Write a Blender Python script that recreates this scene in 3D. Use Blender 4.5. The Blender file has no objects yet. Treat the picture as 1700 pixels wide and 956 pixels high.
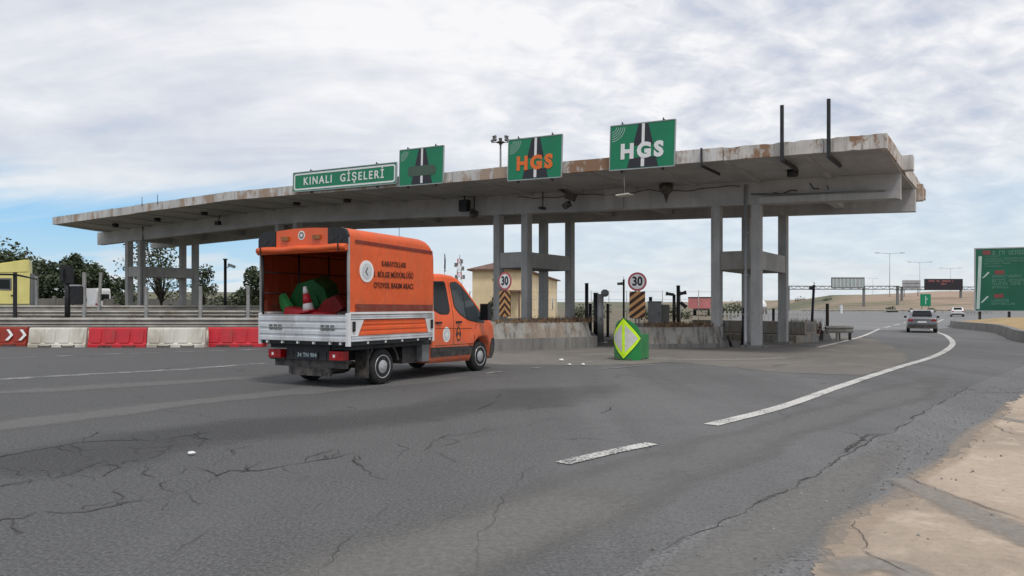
import bpy, bmesh, math, random
from mathutils import Vector, Matrix, noise as mnoise

random.seed(7)
SC = bpy.context.scene
COL = SC.collection
R_ = math.radians
# ------------------------------------------------------------------ camera numbers (photo 1700 x 956)
FPX, CX, HZ, EYE = 1245.0, 850.0, 507.7, 1.5


def G(x, y, z=0.0):
    """photo pixel -> point on the ground plane of height z"""
    d = FPX * (EYE - z) / (y - HZ)
    return Vector(((x - CX) / FPX * d, d, z))


def P(x, d, z=0.0):
    return Vector(((x - CX) / FPX * d, d, z))


def PZ(x, y, d):
    return Vector(((x - CX) / FPX * d, d, EYE + (HZ - y) / FPX * d))


# canopy frame
ANG = 0.582
P0 = Vector((7.506, 27.476, 0))
RV = Vector((math.cos(ANG), -math.sin(ANG), 0))
WV = Vector((math.sin(ANG), math.cos(ANG), 0))


def CW(s, w, z):
    return P0 + RV * s + WV * w + Vector((0, 0, z))


# ------------------------------------------------------------------ materials
def lin(r, g, b):
    f = lambda c: (c / 255) / 12.92 if c / 255 <= .04045 else ((c / 255 + .055) / 1.055) ** 2.4
    return (f(r), f(g), f(b))


class NT:
    def __init__(s, tree):
        s.t = tree

    def n(s, typ, **kw):
        nd = s.t.nodes.new(typ)
        for k, v in kw.items():
            setattr(nd, k, v)
        return nd

    def put(s, sock, v):
        if hasattr(v, 'is_output'):
            s.t.links.new(v, sock)
        elif v is not None:
            if sock.type == 'RGBA' and len(v) == 3:
                v = (*v, 1)
            sock.default_value = v

    def math(s, op, a, b=None, c=None, clamp=False):
        nd = s.n('ShaderNodeMath', operation=op, use_clamp=clamp)
        s.put(nd.inputs[0], a)
        if b is not None: s.put(nd.inputs[1], b)
        if c is not None: s.put(nd.inputs[2], c)
        return nd.outputs[0]

    def mix(s, f, a, b, blend='MIX'):
        nd = s.n('ShaderNodeMix', data_type='RGBA', blend_type=blend)
        s.put(nd.inputs[0], f); s.put(nd.inputs[6], a); s.put(nd.inputs[7], b)
        return nd.outputs[2]

    def noise(s, vec, scale, detail=4, rough=.55, dist=0.0):
        nd = s.n('ShaderNodeTexNoise')
        s.put(nd.inputs['Vector'], vec)
        nd.inputs['Scale'].default_value = scale
        nd.inputs['Detail'].default_value = detail
        nd.inputs['Roughness'].default_value = rough
        nd.inputs['Distortion'].default_value = dist
        return nd.outputs[0]

    def mapping(s, vec, loc=(0, 0, 0), rot=(0, 0, 0), scale=(1, 1, 1)):
        nd = s.n('ShaderNodeMapping')
        s.put(nd.inputs[0], vec)
        nd.inputs[1].default_value = loc; nd.inputs[2].default_value = rot; nd.inputs[3].default_value = scale
        return nd.outputs[0]

    def ss(s, v, a, b, lo=0.0, hi=1.0):
        nd = s.n('ShaderNodeMapRange', interpolation_type='SMOOTHSTEP')
        s.put(nd.inputs[0], v)
        nd.inputs[1].default_value = a; nd.inputs[2].default_value = b
        nd.inputs[3].default_value = lo; nd.inputs[4].default_value = hi
        return nd.outputs[0]

    def bump(s, h, strength=.3, dist=.02):
        nd = s.n('ShaderNodeBump')
        nd.inputs['Strength'].default_value = strength; nd.inputs['Distance'].default_value = dist
        s.put(nd.inputs['Height'], h)
        return nd.outputs[0]


def newmat(name):
    m = bpy.data.materials.new(name); m.use_nodes = True
    t = NT(m.node_tree)
    b = m.node_tree.nodes['Principled BSDF']
    co = t.n('ShaderNodeTexCoord').outputs['Object']
    return m, t, b, co


def simple(name, col, rough=.5, metal=0.0, var=.12, scale=6, dirt=None, damt=.35, spec=.5, bump=0.0, coat=0.0, splash=None):
    """base colour with patchy wear; dirt = second colour that breaks through in patches"""
    m, t, b, co = newmat(name)
    n1 = t.noise(co, scale, 5, .6)
    dk = tuple(c * (1 - var * 2) for c in col)
    lt = tuple(min(1, c * (1 + var)) for c in col)
    c = t.mix(t.ss(n1, .3, .7), dk, lt)
    if dirt:
        n2 = t.noise(t.mapping(co, (3, 1, 7), (0, 0, 0), (1, 1, .35)), scale * .6, 6, .65)
        c = t.mix(t.math('MULTIPLY', t.ss(n2, .45, .72), damt), c, dirt)
    if splash:      # road dust thrown up by the wheels
        sz = t.n('ShaderNodeSeparateXYZ'); t.put(sz.inputs[0], co)
        k = t.math('MULTIPLY', t.ss(sz.outputs[2], splash, .2), t.ss(t.noise(co, 7, 6, .75), .32, .62))
        c = t.mix(t.math('MULTIPLY', k, .6), c, (.20, .17, .14))
    t.put(b.inputs['Base Color'], c)
    t.put(b.inputs['Roughness'], t.ss(n1, .2, .8, max(0, rough - .08), min(1, rough + .12)))
    b.inputs['Metallic'].default_value = metal
    b.inputs['Specular IOR Level'].default_value = spec
    b.inputs['Coat Weight'].default_value = coat
    if bump:
        t.put(b.inputs['Normal'], t.bump(t.noise(co, scale * 6, 5, .6), bump, .01))
    return m


def concrete(name, base, dark, rust=None, rustamt=.0, scale=1.0, streak=.6):
    m, t, b, co = newmat(name)
    oi = t.n('ShaderNodeObjectInfo').outputs['Random']
    off = t.n('ShaderNodeVectorMath', operation='ADD')
    t.put(off.inputs[0], co)
    cmb = t.n('ShaderNodeCombineXYZ')
    t.put(cmb.inputs[0], t.math('MULTIPLY', oi, 37.0)); t.put(cmb.inputs[1], t.math('MULTIPLY', oi, 11.0))
    t.put(off.inputs[1], cmb.outputs[0])
    v = off.outputs[0]
    big = t.noise(v, .7 * scale, 6, .65)
    fine = t.noise(v, 9 * scale, 6, .7)
    st = t.noise(t.mapping(v, (0, 0, 0), (0, 0, 0), (3.2, 3.2, .22)), 1.6 * scale, 6, .7)
    c = t.mix(t.ss(big, .3, .72), base, tuple(x * .72 for x in base))
    c = t.mix(t.math('MULTIPLY', t.ss(st, .46, .68), streak), c, dark)
    c = t.mix(t.math('MULTIPLY', t.ss(fine, .5, .8), .35), c, tuple(x * .6 for x in base))
    if rust:
        rn = t.noise(t.mapping(v, (5, 2, 9), (0, 0, 0), (1, 1, .6)), .9 * scale, 7, .72)
        k = t.ss(t.math('ADD', rn, t.math('MULTIPLY', t.math('SUBTRACT', oi, .5), .09)), .49, .57)
        c = t.mix(t.math('MULTIPLY', k, rustamt), c, rust)
    t.put(b.inputs['Base Color'], c)
    b.inputs['Roughness'].default_value = .9
    b.inputs['Specular IOR Level'].default_value = .25
    h = t.math('ADD', t.math('MULTIPLY', big, .6), t.math('MULTIPLY', fine, .5))
    t.put(b.inputs['Normal'], t.bump(h, .35, .02))
    return m


def asphalt(name, lo, hi, coarse=.5, rot=-.75, specks=.35, region=False, tint=(1.0, 1, 1.0)):
    m, t, b, co = newmat(name)
    lo = tuple(lo * k for k in tint); hi = tuple(hi * k for k in tint)
    warp = t.noise(co, .25, 3, .5)
    big = t.noise(co, .12, 5, .6)
    trk = t.noise(t.mapping(co, (0, 0, 0), (0, 0, rot), (.55, .035, 1)), 1.0, 5, .62)
    mid = t.noise(co, 1.1, 6, .7)
    f = t.math('ADD', t.math('MULTIPLY', big, .35), t.math('MULTIPLY', trk, .65))
    f = t.math('ADD', f, t.math('MULTIPLY', t.math('SUBTRACT', mid, .5), .22))
    c = t.mix(t.ss(f, .38, .63), lo, hi)
    if region:      # darker towards the left lanes
        sp_ = t.n('ShaderNodeSeparateXYZ'); t.put(sp_.inputs[0], co)
        q = t.math('ADD', t.math('SUBTRACT', sp_.outputs[0], t.math('MULTIPLY', sp_.outputs[1], .25)), t.math('MULTIPLY', t.math('SUBTRACT', big, .5), 9.0))
        c = t.mix(t.ss(q, -7.5, 1.5, .75, 0.0), c, tuple(x * .62 for x in lo))
    lumps = t.noise(co, 4.5, 5, .7)
    c = t.mix(t.math('MULTIPLY', t.ss(lumps, .5, .75), .35), c, tuple(x * .72 for x in lo))
    grit = t.noise(co, 38, 4, .8)
    c = t.mix(t.math('MULTIPLY', t.ss(grit, .35, .75), coarse), c, tuple(x * 1.75 for x in hi))
    g2 = t.noise(co, 26, 3, .7)
    c = t.mix(t.math('MULTIPLY', t.ss(g2, .52, .7), coarse * .9), c, tuple(x * .45 for x in lo))
    vo = t.n('ShaderNodeTexVoronoi'); t.put(vo.inputs['Vector'], co); vo.inputs['Scale'].default_value = 26
    sp = t.math('MULTIPLY', t.ss(vo.outputs['Distance'], .20, .10), t.ss(t.noise(co, .9, 4, .65), .46, .66))
    c = t.mix(t.math('MULTIPLY', sp, specks), c, (.32, .31, .29))
    # hairline cracks, in patches
    wv = t.n('ShaderNodeVectorMath', operation='ADD'); t.put(wv.inputs[0], co)
    nn = t.n('ShaderNodeTexNoise'); t.put(nn.inputs['Vector'], co); nn.inputs['Scale'].default_value = 1.3; nn.inputs['Detail'].default_value = 5
    sc = t.n('ShaderNodeVectorMath', operation='SCALE'); t.put(sc.inputs[0], nn.outputs['Color']); sc.inputs['Scale'].default_value = 1.1
    t.put(wv.inputs[1], sc.outputs[0])
    ve = t.n('ShaderNodeTexVoronoi', feature='DISTANCE_TO_EDGE'); t.put(ve.inputs['Vector'], wv.outputs[0]); ve.inputs['Scale'].default_value = .45
    ck = t.math('MULTIPLY', t.ss(ve.outputs['Distance'], .012, .003), t.ss(t.noise(co, .35, 3, .6), .5, .62))
    c = t.mix(t.math('MULTIPLY', ck, .55), c, (.025, .025, .026))
    # dark oil drips
    oil = t.ss(t.noise(co, .8, 4, .6), .68, .76)
    c = t.mix(t.math('MULTIPLY', oil, .35), c, tuple(x * .5 for x in lo))
    t.put(b.inputs['Base Color'], c)
    t.put(b.inputs['Roughness'], t.ss(f, .3, .7, .78, .95))
    b.inputs['Specular IOR Level'].default_value = .3
    h = t.math('ADD', grit, t.math('MULTIPLY', g2, .8))
    t.put(b.inputs['Normal'], t.bump(h, .45, .012))
    return m


def ground_mat(name, cols, scale=.2, fine=8, bump=.4):
    m, t, b, co = newmat(name)
    n1 = t.noise(co, scale, 6, .65); n2 = t.noise(co, fine, 6, .75); n3 = t.noise(co, scale * 4.3, 5, .6)
    c = t.mix(t.ss(n1, .38, .62), cols[0], cols[1])
    c = t.mix(t.math('MULTIPLY', t.ss(n3, .5, .68), .7), c, cols[2])
    c = t.mix(t.math('MULTIPLY', t.ss(n2, .45, .75), .5), c, tuple(x * .5 for x in cols[0]))
    t.put(b.inputs['Base Color'], c); b.inputs['Roughness'].default_value = .95
    b.inputs['Specular IOR Level'].default_value = .15
    t.put(b.inputs['Normal'], t.bump(n2, bump, .03))
    return m


def paint_mat(name, col, wear=.5, under=(.09, .09, .09)):
    m, t, b, co = newmat(name)
    n = t.noise(co, 34, 6, .8); n2 = t.noise(co, 1.6, 4, .6)
    k = t.ss(t.math('ADD', t.math('MULTIPLY', n, .7), t.math('MULTIPLY', n2, .3)), .60 - wear * .20, .66 - wear * .16)
    c = t.mix(k, col, under)
    t.put(b.inputs['Base Color'], c); b.inputs['Roughness'].default_value = .85
    return m


def leaf_mat(name, a, bcol):
    m, t, b, co = newmat(name)
    n = t.noise(co, 1.4, 4, .6); n2 = t.noise(co, 11, 3, .6)
    c = t.mix(t.ss(n, .35, .65), a, bcol)
    c = t.mix(t.math('MULTIPLY', t.ss(n2, .5, .7), .5), c, tuple(min(1, x * 1.7) for x in bcol))
    t.put(b.inputs['Base Color'], c); b.inputs['Roughness'].default_value = .65
    return m


def glass(name, col=(.012, .014, .016), rough=.12):
    m, t, b, co = newmat(name)
    n = t.noise(co, 2.2, 3, .5)
    t.put(b.inputs['Base Color'], t.mix(n, tuple(x * .6 for x in col), tuple(x * 1.6 for x in col)))
    b.inputs['Roughness'].default_value = rough; b.inputs['Specular IOR Level'].default_value = .22
    return m


M = {}
M['concrete'] = concrete('weathered_concrete', (.45, .445, .435), (.22, .215, .21), streak=.45)
M['concrete_beam'] = concrete('beam_concrete', (.52, .515, .51), (.33, .32, .31), streak=.35)
M['slab'] = concrete('roof_slab_concrete', (.46, .455, .45), (.26, .255, .25), streak=.35)
M['fascia'] = concrete('fascia_concrete', (.68, .665, .64), (.26, .23, .20), (.34, .215, .13), .75, 1.0, .5)
M['tie_rust'] = concrete('patched_concrete', (.30, .285, .265), (.14, .13, .12), (.30, .21, .15), .6, 1.4, .5)
M['fascia_rust'] = concrete('spalled_fascia_concrete', (.64, .61, .57), (.22, .18, .15), (.27, .155, .09), .95, 1.9, .75)
M['island'] = concrete('island_concrete', (.37, .355, .325), (.10, .09, .078), (.26, .18, .12), .5, 1.3, .9)
M['kerb'] = concrete('kerb_concrete', (.26, .25, .235), (.10, .095, .09), streak=.6)
M['apron'] = ground_mat('apron_concrete', ((.20, .185, .165), (.165, .155, .145), (.235, .215, .19)), .25, 14, .25)
M['road'] = asphalt('asphalt_old', .080, .134, .6, specks=.6, region=True)
M['lane'] = asphalt('asphalt_lane', .15, .215, .3, specks=.3)
M['coarse'] = asphalt('asphalt_coarse', .088, .148, .85, specks=.8)
M['dirt'] = ground_mat('tan_dirt_concrete', ((.49, .40, .315), (.37, .305, .245), (.56, .465, .375)), .55, 16, .7)
M['dirt_grey'] = ground_mat('grey_worn_concrete', ((.30, .27, .235), (.25, .23, .205), (.36, .31, .26)), .6, 13, .35)
M['crack'] = simple('crack_dirt', (.060, .059, .058), .95, var=.3, scale=9)
M['paint'] = paint_mat('road_paint', (.56, .55, .52), .5)
M['paint_dash'] = paint_mat('dash_paint', (.60, .59, .56), .66)
M['paint_old'] = paint_mat('road_paint_worn', (.36, .355, .34), .8)
M['verge'] = ground_mat('verge_soil', ((.17, .155, .12), (.13, .125, .095), (.22, .19, .14)), .5, 9)
M['soil'] = ground_mat('brown_soil', ((.20, .165, .125), (.15, .14, .10), (.25, .215, .175)), .12, 3)
M['drygrass'] = ground_mat('dry_grass_ground', ((.40, .29, .155), (.34, .26, .15), (.47, .35, .21)), .15, 6)
M['plain'] = ground_mat('plain_ground', ((.20, .17, .12), (.15, .145, .09), (.26, .20, .14)), .03, 2)
M['orange'] = simple('orange_paint', lin(236, 96, 38), .42, var=.06, scale=2, coat=.2, dirt=(.30, .12, .06), damt=.25, splash=1.25)
def film_mat(name, col, amount=.6, scale=9, grain=.5):
    m, t, b, co = newmat(name)
    at = t.n('ShaderNodeAttribute', attribute_name='fade').outputs['Fac']
    n = t.math('ADD', t.math('MULTIPLY', t.noise(co, scale, 6, .72), grain), t.math('MULTIPLY', t.noise(co, scale * .14, 5, .62), 1 - grain))
    k = t.math('MULTIPLY', t.ss(t.math('ADD', t.math('MULTIPLY', t.math('SUBTRACT', n, .5), 1.5), at), .25, .95), amount)
    n2 = t.noise(co, 21, 5, .7)
    t.put(b.inputs['Base Color'], t.mix(t.ss(n2, .35, .7), tuple(c * .75 for c in col), col)); b.inputs['Roughness'].default_value = .92
    b.inputs['Specular IOR Level'].default_value = .2
    tr = t.n('ShaderNodeBsdfTransparent'); mx = t.n('ShaderNodeMixShader'); t.put(mx.inputs[0], k)
    t.put(mx.inputs[1], tr.outputs[0]); t.put(mx.inputs[2], b.outputs[0])
    t.put(m.node_tree.nodes['Material Output'].inputs[0], mx.outputs[0])
    return m


M['film_pale'] = film_mat('polished_track', (.215, .212, .205), .72, 7, .35)
M['film_dust'] = film_mat('dust_film', (.49, .40, .315), .45, 24, .85)
M['film_grey'] = film_mat('grey_worn_film', (.33, .305, .275), .75, 9, .5)
M['film_dark'] = film_mat('dark_track', (.064, .064, .066), .24, 5, .4)
M['film_speck'] = film_mat('exposed_aggregate', (.26, .25, .235), .6, 34, .8)
M['tarp'] = None
M['white'] = simple('white_paint', (.74, .74, .74), .42, var=.05, scale=3, dirt=(.36, .34, .31), damt=.35)
M['alu'] = simple('aluminium_drop_side', (.70, .715, .74), .36, .25, .06, 3, dirt=(.30, .28, .25), damt=.55)
M['black'] = simple('black_plastic', (.016, .016, .018), .55, var=.25, scale=5, splash=.8)
M['rubber'] = simple('tyre_rubber', (.018, .018, .018), .85, var=.3, scale=8, dirt=(.07, .065, .06), damt=.5)
M['chassis'] = simple('chassis_black', (.012, .012, .016), .6, var=.3, scale=5, dirt=(.05, .045, .04), damt=.4, splash=.7)
M['steel'] = simple('galvanised_steel', (.36, .36, .355), .5, .35, .12, 4, dirt=(.19, .15, .11), damt=.45)
M['rail'] = simple('guard_rail_steel', (.37, .355, .325), .6, .15, .12, 1.5, dirt=(.17, .125, .085), damt=.55)
M['darkmetal'] = simple('dark_metal', (.03, .03, .033), .5, .3, .2, 6)
M['greymetal'] = simple('grey_cabinet_paint', (.17, .175, .175), .6, var=.1, scale=4, dirt=(.09, .085, .08), damt=.4)
M['wheel'] = simple('wheel_silver', (.55, .55, .56), .35, .6, .08, 9)
M['red'] = simple('red_lens', lin(158, 20, 24), .25, var=.15, scale=10)
M['red_plastic'] = simple('red_plastic', lin(196, 40, 52), .5, var=.08, scale=3, dirt=lin(128, 74, 66), damt=.6)
M['red_old'] = simple('faded_red_plastic', lin(150, 50, 34), .6, var=.1, scale=3, dirt=lin(110, 60, 48), damt=.4)
M['white_plastic'] = simple('white_plastic', (.66, .64, .57), .55, var=.05, scale=2, dirt=(.36, .31, .23), damt=.75)
M['green_plastic'] = simple('green_plastic', lin(24, 128, 62), .45, var=.08, scale=3, dirt=lin(96, 124, 92), damt=.55)
M['dark_red_plastic'] = simple('dark_red_plastic', lin(128, 26, 26), .55, var=.12, scale=4, dirt=lin(90, 50, 44), damt=.5)
M['dark_green_plastic'] = simple('dark_green_plastic', lin(20, 92, 42), .5, var=.1, scale=4)
M['pale_green'] = simple('pale_green_plastic', lin(70, 160, 90), .5, var=.1, scale=4)
M['sign_green'] = simple('sign_green', lin(0, 126, 86), .4, var=.04, scale=1.5, dirt=lin(10, 96, 70), damt=.25)
M['sign_dkgreen'] = simple('sign_dark_green', lin(10, 92, 68), .4, var=.06, scale=.6, dirt=lin(22, 70, 60), damt=.3)
M['sign_white'] = simple('sign_white', (.80, .80, .79), .4, var=.03, scale=2)
M['sign_black'] = simple('sign_black', (.022, .022, .03), .5, var=.1, scale=2)
M['sign_orange'] = simple('sign_orange', lin(232, 112, 40), .45, var=.06, scale=2)
M['sign_grey'] = simple('sign_cover_grey', lin(72, 92, 80), .6, var=.06, scale=3)
M['sign_pale'] = simple('sign_pale_grey', lin(178, 196, 190), .5, var=.05, scale=2)
M['sign_red'] = simple('sign_red', lin(186, 84, 92), .45, var=.08, scale=2)
M['sign_back'] = simple('sign_back_aluminium', (.40, .41, .42), .5, .3, .08, 1)
M['yellow'] = simple('yellow_stripe', lin(198, 148, 92), .5, var=.08, scale=3)
M['maroon'] = simple('dark_maroon_stripe', lin(58, 26, 14), .5, var=.15, scale=3)
M['lime'] = simple('lime_reflective', lin(208, 255, 40), .35, var=.05, scale=6)
M['reflector'] = simple('silver_reflective', (.60, .60, .57), .4, var=.05, scale=6)
M['glass'] = glass('dark_glass')
M['glass2'] = glass('tinted_glass', (.045, .055, .06), .05)
M['cream'] = simple('cream_render', lin(238, 216, 176), .85, var=.07, scale=.6, dirt=lin(205, 182, 146), damt=.3)
M['cream_lit'] = simple('cream_render_lit', lin(232, 170, 120), .85, var=.05, scale=.6)  # lit copy of the cream render, light put into the colour; unused
M['tile'] = simple('roof_tile', lin(118, 92, 82), .85, var=.16, scale=3, bump=.4)
M['truck_yellow'] = simple('pale_yellow_paint', lin(228, 218, 138), .4, var=.04, scale=1, dirt=lin(170, 160, 90), damt=.3)
M['car_grey'] = simple('car_grey_paint', (.20, .20, .215), .32, .5, .06, 3, coat=.6)
M['car_roof'] = simple('car_silver_paint', (.42, .42, .44), .32, .4, .05, 3, coat=.5)
M['car_white'] = simple('car_white_paint', (.72, .72, .72), .35, var=.04, scale=3, coat=.5)
M['bark'] = simple('bark', (.055, .045, .035), .9, var=.3, scale=9, bump=.5)
M['leaf_dark'] = leaf_mat('leaf_dark', (.034, .050, .024), (.064, .086, .038))
M['leaf_olive'] = leaf_mat('leaf_olive', (.032, .048, .022), (.065, .082, .038))
M['weed'] = simple('dry_weed', (.27, .17, .09), .9, var=.3, scale=7)
M['weed_red'] = simple('reddish_weed', (.15, .085, .055), .9, var=.3, scale=7)
M['box_red'] = simple('faded_red_trailer', lin(186, 112, 112), .6, var=.08, scale=.5, dirt=lin(190, 140, 130), damt=.4)
M['led'] = simple('matrix_panel', (.02, .016, .022), .4, var=.2, scale=2)
M['picket'] = simple('pale_picket', (.52, .51, .48), .8, var=.1, scale=2, dirt=(.25, .23, .2), damt=.4)
M['plate'] = simple('plate_black', (.012, .014, .03), .4, var=.1, scale=3)
M['emblem_grey'] = simple('emblem_pale', (.58, .60, .62), .5, var=.05)
M['sign_faint'] = simple('faded_lettering', lin(88, 134, 118), .5, var=.08, scale=2)
M['sign_dullred'] = simple('dull_red', lin(128, 62, 62), .5, var=.08)
M['amber'] = simple('amber_lens', lin(150, 92, 40), .3, var=.1, scale=8)
M['wall'] = concrete('boundary_wall_concrete', (.20, .19, .175), (.10, .095, .085), streak=.5)
M['litter'] = simple('white_litter', (.8, .8, .78), .7, var=.05)
M['dome'] = simple('dome_white', (.78, .78, .78), .5, var=.04, scale=1)


def tarp_mat(name, out, inn):
    m, t, b, co = newmat(name)
    n = t.noise(co, 1.6, 5, .6)
    c = t.mix(t.ss(n, .3, .7), tuple(x * .86 for x in out), out)
    c = t.mix(t.math('MULTIPLY', t.ss(t.noise(t.mapping(co, (0, 0, 0), (0, 0, 0), (1, 1, .3)), 3, 5, .65), .52, .75), .22), c, tuple(x * .5 for x in out))
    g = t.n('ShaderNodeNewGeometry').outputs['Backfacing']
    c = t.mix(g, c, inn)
    t.put(b.inputs['Base Color'], c); b.inputs['Roughness'].default_value = .48
    wr = t.noise(t.mapping(co, (0, 0, 0), (0, 0, 0), (1, 1.6, .5)), 3.4, 4, .55, .6)
    t.put(b.inputs['Normal'], t.bump(wr, .55, .06))
    gr = t.ss(t.noise(t.mapping(co, (2, 4, 1), (0, 0, 0), (2.2, 2.2, .25)), 2.2, 6, .7), .5, .72)
    c = t.mix(t.math('MULTIPLY', gr, .28), c, (.30, .16, .09))
    sz = t.n('ShaderNodeSeparateXYZ'); t.put(sz.inputs[0], co)
    lowd = t.math('MULTIPLY', t.ss(sz.outputs[2], 1.75, 1.36), t.ss(t.noise(co, 5, 5, .7), .35, .65))
    c = t.mix(t.math('MULTIPLY', lowd, .30), c, (.24, .15, .10))
    t.put(b.inputs['Base Color'], c)
    tr = t.n('ShaderNodeBsdfTranslucent'); t.put(tr.inputs[0], tuple(x * .8 for x in out))
    mx = t.n('ShaderNodeMixShader'); mx.inputs[0].default_value = .05
    t.put(mx.inputs[1], b.outputs[0]); t.put(mx.inputs[2], tr.outputs[0])
    t.put(m.node_tree.nodes['Material Output'].inputs[0], mx.outputs[0])
    return m


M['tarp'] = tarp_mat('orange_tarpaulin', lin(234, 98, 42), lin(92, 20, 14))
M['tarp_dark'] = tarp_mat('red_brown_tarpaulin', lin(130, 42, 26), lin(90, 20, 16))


# ------------------------------------------------------------------ mesh builder
class MB:
    def __init__(s):
        s.bm = bmesh.new(); s.m = 0; s.X = Matrix.Identity(4)

    def _v(s, p):
        return s.bm.verts.new(s.X @ Vector(p))

    def face(s, pts):
        try:
            f = s.bm.faces.new([s._v(p) for p in pts])
        except ValueError:
            return None
        f.material_index = s.m
        return f

    def hexa(s, b, t):
        """b, t: four corners each, same winding (counter-clockwise from above)"""
        B = [s._v(p) for p in b]; T = [s._v(p) for p in t]
        fs = [B[::-1], T] + [[B[i], B[(i + 1) % 4], T[(i + 1) % 4], T[i]] for i in range(4)]
        for f in fs:
            s.bm.faces.new(f).material_index = s.m
        return s

    def box(s, x0, x1, y0, y1, z0, z1):
        return s.hexa([(x0, y0, z0), (x1, y0, z0), (x1, y1, z0), (x0, y1, z0)],
                      [(x0, y0, z1), (x1, y0, z1), (x1, y1, z1), (x0, y1, z1)])

    def cb(s, c, d):
        return s.box(c[0] - d[0] / 2, c[0] + d[0] / 2, c[1] - d[1] / 2, c[1] + d[1] / 2, c[2] - d[2] / 2, c[2] + d[2] / 2)

    def prism(s, poly, axis, a, b):
        """poly in the two other axes (order: x->(y,z)  y->(x,z)  z->(x,y)), extruded along axis from a to b"""
        def mk(p, h):
            return {'x': (h, p[0], p[1]), 'y': (p[0], h, p[1]), 'z': (p[0], p[1], h)}[axis]
        A = [s._v(mk(p, a)) for p in poly]; B = [s._v(mk(p, b)) for p in poly]
        n = len(poly)
        fs = [A[::-1], B] + [[A[i], A[(i + 1) % n], B[(i + 1) % n], B[i]] for i in range(n)]
        for f in fs:
            s.bm.faces.new(f).material_index = s.m
        return s

    def tube(s, pts, r, n=8, r2=None):
        pts = [Vector(p) for p in pts]
        rings = []
        for i, p in enumerate(pts):
            d = (pts[min(i + 1, len(pts) - 1)] - pts[max(i - 1, 0)]).normalized()
            u = d.cross(Vector((0, 0, 1)))
            if u.length < 1e-3: u = d.cross(Vector((1, 0, 0)))
            u.normalize(); v = d.cross(u)
            rr = r if r2 is None else r + (r2 - r) * i / (len(pts) - 1)
            rings.append([s._v(p + u * rr * math.cos(2 * math.pi * k / n) + v * rr * math.sin(2 * math.pi * k / n)) for k in range(n)])
        for a, b in zip(rings, rings[1:]):
            for k in range(n):
                f = s.bm.faces.new([a[k], a[(k + 1) % n], b[(k + 1) % n], b[k]]); f.material_index = s.m; f.smooth = True
        s.bm.faces.new(rings[0][::-1]).material_index = s.m
        s.bm.faces.new(rings[-1]).material_index = s.m
        return s

    def lathe(s, prof, axis='x', n=28, c=(0, 0, 0)):
        """prof: list of (along axis, radius)"""
        rings = []
        for a, r in prof:
            ring = []
            for k in range(n):
                t = 2 * math.pi * k / n
                u, v = r * math.cos(t), r * math.sin(t)
                p = {'x': (a, u, v), 'y': (u, a, v), 'z': (u, v, a)}[axis]
                ring.append(s._v((p[0] + c[0], p[1] + c[1], p[2] + c[2])))
            rings.append(ring)
        for a, b in zip(rings, rings[1:]):
            for k in range(n):
                f = s.bm.faces.new([a[k], a[(k + 1) % n], b[(k + 1) % n], b[k]]); f.material_index = s.m; f.smooth = True
        s.bm.faces.new(rings[0][::-1]).material_index = s.m
        s.bm.faces.new(rings[-1]).material_index = s.m
        return s

    def ball(s, c, r, n=10, sq=(1, 1, 1)):
        r0 = bmesh.ops.create_icosphere(s.bm, subdivisions=2, radius=r, matrix=s.X @ Matrix.Translation(c) @ Matrix.Diagonal((*sq, 1)))
        for v in r0['verts']:
            for f in v.link_faces: f.material_index = s.m; f.smooth = True
        return s

    def mesh(s, me, mat):
        t = bmesh.new(); t.from_mesh(me); t.transform(s.X @ mat)
        vm = [s.bm.verts.new(v.co) for v in t.verts]
        for f in t.faces:
            try:
                s.bm.faces.new([vm[v.index] for v in f.verts]).material_index = s.m
            except ValueError:
                pass
        t.free()
        return s

    def bevel(s, w=.01, seg=2, ang=30):
        es = [e for e in s.bm.edges if len(e.link_faces) == 2 and e.calc_face_angle(0) > R_(ang)]
        bmesh.ops.bevel(s.bm, geom=es, offset=w, segments=seg, affect='EDGES', clamp_overlap=True)
        return s


def obj(name, mb, mats, parent=None, loc=(0, 0, 0), rot=(0, 0, 0), fix=True):
    me = bpy.data.meshes.new(name)
    if fix: bmesh.ops.recalc_face_normals(mb.bm, faces=mb.bm.faces[:])
    mb.bm.to_mesh(me); mb.bm.free()
    for m in (mats if isinstance(mats, (list, tuple)) else [mats]):
        me.materials.append(M[m] if isinstance(m, str) else m)
    o = bpy.data.objects.new(name, me); COL.objects.link(o)
    o.location = loc; o.rotation_euler = rot
    if parent: o.parent = parent
    return o


def tag(o, label, cat, group=None):
    o['label'] = label; o['category'] = cat
    if group: o['group'] = group
    return o


def thing(name, label, cat, loc=(0, 0, 0), rz=0.0, group=None, rot=None):
    o = bpy.data.objects.new(name, None); COL.objects.link(o)
    o.location = loc; o.rotation_euler = rot if rot else (0, 0, rz)
    o.empty_display_size = .2
    return tag(o, label, cat, group)


def struct(name, mb, mats, **k):
    o = obj(name, mb, mats, **k); o['kind'] = 'structure'
    return o


def copy_tree(o, loc, rz=None, label=None, group=None):
    def cp(x, par):
        c = x.copy(); COL.objects.link(c)
        if par: c.parent = par
        for ch in [k for k in bpy.data.objects if k.parent == x]:
            cp(ch, c)
        return c
    c = cp(o, None)
    c.location = loc
    if rz is not None: c.rotation_euler = (0, 0, rz)
    if label: c['label'] = label
    if group: c['group'] = group
    return c


def text_mesh(body, size, bold=0.0, spacing=1.0, extrude=.004):
    cu = bpy.data.curves.new('lettering', 'FONT')
    cu.body = body; cu.size = size; cu.align_x = 'CENTER'; cu.align_y = 'CENTER'
    cu.offset = bold; cu.space_character = spacing; cu.extrude = extrude; cu.resolution_u = 3
    o = bpy.data.objects.new('lettering', cu); COL.objects.link(o)
    dg = bpy.context.evaluated_depsgraph_get(); dg.update()
    me = bpy.data.meshes.new_from_object(o.evaluated_get(dg))
    bpy.data.objects.remove(o); bpy.data.curves.remove(cu)
    return me


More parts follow.
